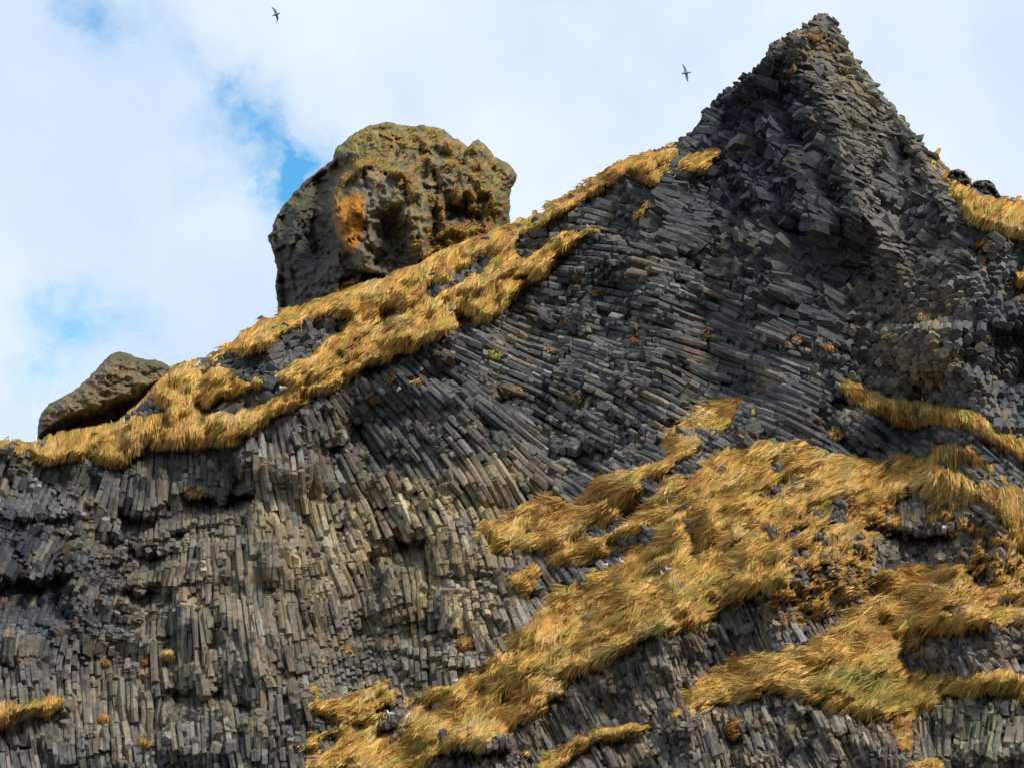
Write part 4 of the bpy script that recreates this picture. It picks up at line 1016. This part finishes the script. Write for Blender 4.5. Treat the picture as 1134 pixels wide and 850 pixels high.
def soaring_bird(loc, head, wup, label, spec_l, spec_r):
    bodyS = [((-.27, 0, 0), (0, .012, 0), (0, 0, .008)), ((-.24, 0, 0), (0, .055, 0), (0, 0, .012)), ((-.17, 0, 0), (0, .045, 0), (0, 0, .03)), ((-.08, 0, 0), (0, .062, 0), (0, 0, .055)), ((.03, 0, -.003), (0, .07, 0), (0, 0, .062)), ((.12, 0, 0), (0, .058, 0), (0, 0, .052)),
             ((.18, 0, .008), (0, .04, 0), (0, 0, .04)), ((.22, 0, .012), (0, .042, 0), (0, 0, .042)), ((.255, 0, .01), (0, .03, 0), (0, 0, .03)), ((.275, 0, .006), (0, .012, 0), (0, 0, .012))]
    o = fuse('seabird', [loft(bodyS), wing(1, *spec_l), wing(-1, *spec_r)], GREYP, .009)
    bk_ = fuse('beak', [loft([((.262, 0, .006), (0, .011, 0), (0, 0, .011)), ((.29, 0, .004), (0, .009, 0), (0, 0, .010)), ((.315, 0, -.004), (0, .004, 0), (0, 0, .005))], 8)], BEAK, 0, o)
    for y in (-.028, .028):
        e = fuse('eye', [loft([((.228, y * .98, .022), (.006, 0, 0), (0, 0, .006)), ((.228, y * 1.45, .022), (.004, 0, 0), (0, 0, .004))], 8)], DKP, 0, o)
    import mathutils
    X = mathutils.Vector(head).normalized(); Yl = mathutils.Vector(wup); Yl = (Yl - X * Yl.dot(X)).normalized(); Z = X.cross(Yl)
    o.matrix_world = mathutils.Matrix.Translation(mathutils.Vector(loc)) @ mathutils.Matrix((X, Yl, Z)).transposed().to_4x4()
    tag(o, label, 'bird', 'seabirds soaring above the cliff'); return o
def img_dir(dx, dy, dz): return tuple(RIGHT * dx - UP * dy - FWD * dz)
# first bird: head to the left-down, tail up-right; wings up-left and down-right
soaring_bird(at(306, 16.2, 72.0), img_dir(1, -.35, .1), img_dir(.37, 1, -.2), 'dark seabird soaring high at the top left with bent-back wings', (.42, .0, .02, .50), (.34, .02, .04, .56))
soaring_bird(at(760, 81.0, 66.0), img_dir(1, -.12, .1), img_dir(.10, 1, .15), 'grey seabird soaring in the pale sky between the knob and the peak', (.02, .02, .02, .54), (.34, -.02, .02, .60))
def perched(u, v, yaw, label, size=1.0):
    Yp = float(np.min(surfG(np.full(9, u), v + np.arange(9.0)))) - 1.0
    loc = at(u, v + 1.2, Yp); size *= 1.35
    S = [((-.25, 0, .10), (0, .01, 0), (0, 0, .008)), ((-.18, 0, .11), (0, .05, 0), (0, 0, .035)), ((-.05, 0, .11), (0, .095, 0), (0, 0, .09)), ((.08, 0, .12), (0, .10, 0), (0, 0, .10)), ((.15, 0, .16), (0, .075, 0), (.02, 0, .08))]
    N_ = [((.12, 0, .15), (.07, 0, 0), (0, .065, 0)), ((.15, 0, .23), (.055, 0, .01), (0, .05, 0)), ((.17, 0, .29), (.06, 0, 0), (0, .055, 0)), ((.175, 0, .335), (.045, 0, 0), (0, .04, 0)), ((.175, 0, .355), (.015, 0, 0), (0, .015, 0))]
    o = fuse('nesting_bird', [loft(S), loft(N_)], WHITE, .016)
    fuse('beak', [loft([((.21, 0, .30), (0, .014, 0), (0, 0, .015)), ((.255, 0, .296), (0, .010, 0), (0, 0, .012)), ((.28, 0, .286), (0, .004, 0), (0, 0, .005))], 8)], BEAK, 0, o)
    for s_ in (-1, 1):
        fuse('folded_wing', [loft([((-.30, s_ * .045, .13), (0, .01, 0), (0, 0, .012)), ((-.15, s_ * .078, .135), (0, .018, 0), (0, 0, .045)), ((.0, s_ * .098, .14), (0, .02, 0), (0, 0, .065)), ((.09, s_ * .095, .15), (0, .012, 0), (0, 0, .04))], 10)], GREYL, 0, o)
    for s_ in (-1, 1):
        fuse('foot', [loft([((0.02, s_ * .04, .04), (.012, 0, 0), (0, .012, 0)), ((.02, s_ * .04, -.06), (.01, 0, 0), (0, .01, 0))], 6)], BEAK, 0, o)
    o.location = loc; o.rotation_euler = (0, 0, yaw); o.scale = (size,) * 3
    tag(o, label, 'bird', 'white seabirds resting on the grass ledges'); return o
GREYL = plain('pale_grey_wing', (.80, .81, .82))
for (u, v, yw, lab, sz) in [
    (312.5, 431, 2.6, 'white seabird on the ridge grass left of the knob, brightest on that bank', 1.25),
    (503, 342, -.6, 'white seabird on the ridge grass below the knob', .7),
    (651, 251, -2.2, 'white seabird on the grass strip just right of the knob', .75),
    (432, 791, 2.9, 'white seabird on the mound near the bottom of the picture', 1.05),
    (504.5, 753.5, .4, 'small white seabird at the upper rim of the bottom grass', .7),
    (688.5, 622.5, -2.4, 'white seabird under the dark gap at the top of the main grass slope', .95),
    (671, 625.5, .6, 'greyish white seabird left of the dark gap on the main grass slope', .8),
    (733, 635, -2.0, 'left bird of the white pair in the middle of the grass slope', .75),
    (740.5, 631, 2.5, 'right bird of the white pair in the middle of the grass slope', .95)]:
    perched(u, v, yw, lab, sz)

# ------------------------------------------------------------------ ground, sky, light
def ground():
    m = bpy.data.materials.new('black_sand'); nt, N, L = nodes(m)
    out = N.new('ShaderNodeOutputMaterial'); bs = N.new('ShaderNodeBsdfPrincipled'); bs.inputs['Roughness'].default_value = .9
    tc = N.new('ShaderNodeTexCoord'); n = N.new('ShaderNodeTexNoise'); n.inputs['Scale'].default_value = 1.5; n.inputs['Detail'].default_value = 8
    L.new(tc.outputs['Object'], n.inputs['Vector']); cr = N.new('ShaderNodeValToRGB')
    cr.color_ramp.elements[0].color = (.03, .03, .032, 1); cr.color_ramp.elements[1].color = (.09, .088, .085, 1)
    L.new(n.outputs['Fac'], cr.inputs['Fac']); L.new(cr.outputs['Color'], bs.inputs['Base Color']); L.new(bs.outputs['BSDF'], out.inputs['Surface'])
    g = np.concatenate([-np.geomspace(3000, 60, 12), np.linspace(-50, 50, 21), np.geomspace(60, 3000, 12)])
    X, Y = np.meshgrid(g, g); Z = .25 * fbm(X / 12, Y / 12, 401, 3) * (np.hypot(X, Y) > 6)
    o = mk('ground', np.stack([X, Y, Z], -1), [gridfaces(len(g), len(g))[:, ::-1]], m, smooth=True)
    tag(o, 'black sand beach at the foot of the cliff', 'beach', kind='structure')
ground()

w = bpy.data.worlds.new('World'); sc.world = w; w.use_nodes = True
nt = w.node_tree; N = nt.nodes; L = nt.links; N.clear()
SUN = np.array([.52, -.62, .62]); SUN = SUN / np.linalg.norm(SUN)
out = N.new('ShaderNodeOutputWorld'); bg = N.new('ShaderNodeBackground'); bg.inputs['Strength'].default_value = .1
sky = N.new('ShaderNodeTexSky'); sky.sky_type = 'NISHITA'; sky.sun_disc = False
sky.sun_elevation = math.asin(SUN[2]); sky.sun_rotation = math.atan2(SUN[0], SUN[1]); sky.air_density = 1.0; sky.dust_density = .4; sky.ozone_density = 1.5
tc = N.new('ShaderNodeTexCoord')
def vm(op, a, b=None, sc_=None):
    n = N.new('ShaderNodeVectorMath'); n.operation = op
    for k, x in enumerate((a, b)):
        if x is None: continue
        if isinstance(x, (tuple, list, np.ndarray)): n.inputs[k].default_value = tuple(float(q) for q in x)
        else: L.new(x, n.inputs[k])
    if sc_ is not None: n.inputs['Scale'].default_value = sc_
    return n
def mt(op, a, b=None, c=None, clamp=False):
    n = N.new('ShaderNodeMath'); n.operation = op; n.use_clamp = clamp
    for k, x in enumerate((a, b, c)):
        if x is None: continue
        if isinstance(x, (int, float)): n.inputs[k].default_value = x
        else: L.new(x, n.inputs[k])
    return n.outputs[0]
D = tc.outputs['Generated']
wn = N.new('ShaderNodeTexNoise'); wn.inputs['Scale'].default_value = 9; wn.inputs['Detail'].default_value = 7; wn.inputs['Roughness'].default_value = .6; L.new(D, wn.inputs['Vector'])
wo = vm('SUBTRACT', wn.outputs['Color'], (.5, .5, .5)); ws = vm('SCALE', wo.outputs[0], sc_=.15); Dw = vm('ADD', D, ws.outputs[0]).outputs[0]
def cdir(u, v):
    p = at(u, v, 1.0) - CAM; return p / np.linalg.norm(p)
HOLES = [(297, 143, 24, 1.0), (270, 115, 24, .75), (238, 90, 20, .5), (302, 185, 22, .65), (298, 225, 18, .6), (106, 18, 26, .6), (95, 40, 16, .3), (84, 398, 24, .62), (66, 425, 20, .5), (100, 337, 18, .42), (92, 366, 18, .22), (132, 262, 24, .15), (245, 195, 34, .32), (190, 60, 26, .3), (330, 190, 30, .45), (130, 380, 18, .4), (215, 330, 30, .12)]
tot = None
for (u, v, rad, am) in HOLES:
    dn = vm('DISTANCE', Dw, cdir(u, v)).outputs['Value']
    q = mt('DIVIDE', dn, rad * 1.6 / F); q = mt('MULTIPLY', q, q); q = mt('MULTIPLY', q, -1.0); q = mt('EXPONENT', q); q = mt('MULTIPLY', q, am * .72)
    tot = q if tot is None else mt('ADD', tot, q)
# general broken cloud elsewhere in the sky
cn = N.new('ShaderNodeTexNoise'); cn.inputs['Scale'].default_value = 2.3; cn.inputs['Detail'].default_value = 7; L.new(Dw, cn.inputs['Vector'])
far = vm('DISTANCE', D, cdir(567, 300)).outputs['Value']
farm = N.new('ShaderNodeMapRange'); farm.inputs['From Min'].default_value = .45; farm.inputs['From Max'].default_value = .75; L.new(far, farm.inputs['Value'])
cr = N.new('ShaderNodeMapRange'); cr.inputs['From Min'].default_value = .50; cr.inputs['From Max'].default_value = .36; cr.inputs['To Min'].default_value = 0; cr.inputs['To Max'].default_value = .8; L.new(cn.outputs['Fac'], cr.inputs['Value'])
gen = mt('MULTIPLY', cr.outputs[0], farm.outputs[0])
tot = mt('ADD', tot, gen)
fn = N.new('ShaderNodeTexNoise'); fn.inputs['Scale'].default_value = 26; fn.inputs['Detail'].default_value = 5; L.new(Dw, fn.inputs['Vector'])
fr = N.new('ShaderNodeMapRange'); fr.inputs['To Min'].default_value = .35; fr.inputs['To Max'].default_value = 1.4; fr.inputs['From Min'].default_value = .3; fr.inputs['From Max'].default_value = .7; L.new(fn.outputs['Fac'], fr.inputs['Value'])
tot = mt('MULTIPLY', tot, fr.outputs[0])
hole_f = mt('MINIMUM', tot, 1.0)
# cloud brightness varies softly
bn = N.new('ShaderNodeTexNoise'); bn.inputs['Scale'].default_value = 5.5; bn.inputs['Detail'].default_value = 4; L.new(D, bn.inputs['Vector'])
br = N.new('ShaderNodeMapRange'); br.inputs['From Min'].default_value = .35; br.inputs['From Max'].default_value = .62; L.new(bn.outputs['Fac'], br.inputs['Value'])
cc = N.new('ShaderNodeMix'); cc.data_type = 'RGBA'; cc.inputs['A'].default_value = (6.5, 7.9, 10.0, 1); cc.inputs['B'].default_value = (8.4, 9.3, 10.2, 1); L.new(br.outputs[0], cc.inputs['Factor'])
sm = N.new('ShaderNodeMix'); sm.data_type = 'RGBA'; sm.blend_type = 'MULTIPLY'; sm.inputs['Factor'].default_value = 1; sm.inputs['B'].default_value = (1.3, 3.0, 3.2, 1); L.new(sky.outputs[0], sm.inputs['A'])
mx = N.new('ShaderNodeMix'); mx.data_type = 'RGBA'; L.new(hole_f, mx.inputs['Factor']); L.new(cc.outputs['Result'], mx.inputs['A']); L.new(sm.outputs['Result'], mx.inputs['B'])
# unseen sky away from the view is dimmed to cut fill and raise contrast
gm = N.new('ShaderNodeMapRange'); gm.inputs['From Min'].default_value = .5; gm.inputs['From Max'].default_value = 1.1; gm.inputs['To Min'].default_value = 1.0; gm.inputs['To Max'].default_value = .62; L.new(far, gm.inputs['Value'])
vs = N.new('ShaderNodeVectorMath'); vs.operation = 'SCALE'; L.new(mx.outputs['Result'], vs.inputs[0]); L.new(gm.outputs[0], vs.inputs['Scale'])
L.new(vs.outputs[0], bg.inputs['Color']); L.new(bg.outputs[0], out.inputs['Surface'])

sl = bpy.data.lights.new('sun', 'SUN'); sl.energy = 2.9; sl.angle = math.radians(12); sl.color = (1, .95, .86)
so = bpy.data.objects.new('sun', sl); COL.objects.link(so)
import mathutils
so.rotation_euler = mathutils.Vector(tuple(SUN)).to_track_quat('Z', 'Y').to_euler()

cam = bpy.data.cameras.new('camera'); cam.sensor_width = 36; cam.lens = F / 1134 * 36; cam.clip_end = 6000; cam.clip_start = .1
co = bpy.data.objects.new('camera', cam); COL.objects.link(co); co.location = tuple(CAM); co.rotation_euler = (math.pi / 2 + PITCH, 0, 0)
sc.camera = co
sc.view_settings.view_transform = 'Standard'; sc.view_settings.look = 'None'; sc.view_settings.exposure = 0; sc.view_settings.gamma = 1
sc.cycles.max_bounces = 4; sc.cycles.diffuse_bounces = 2
print('done', time.time() - T0)
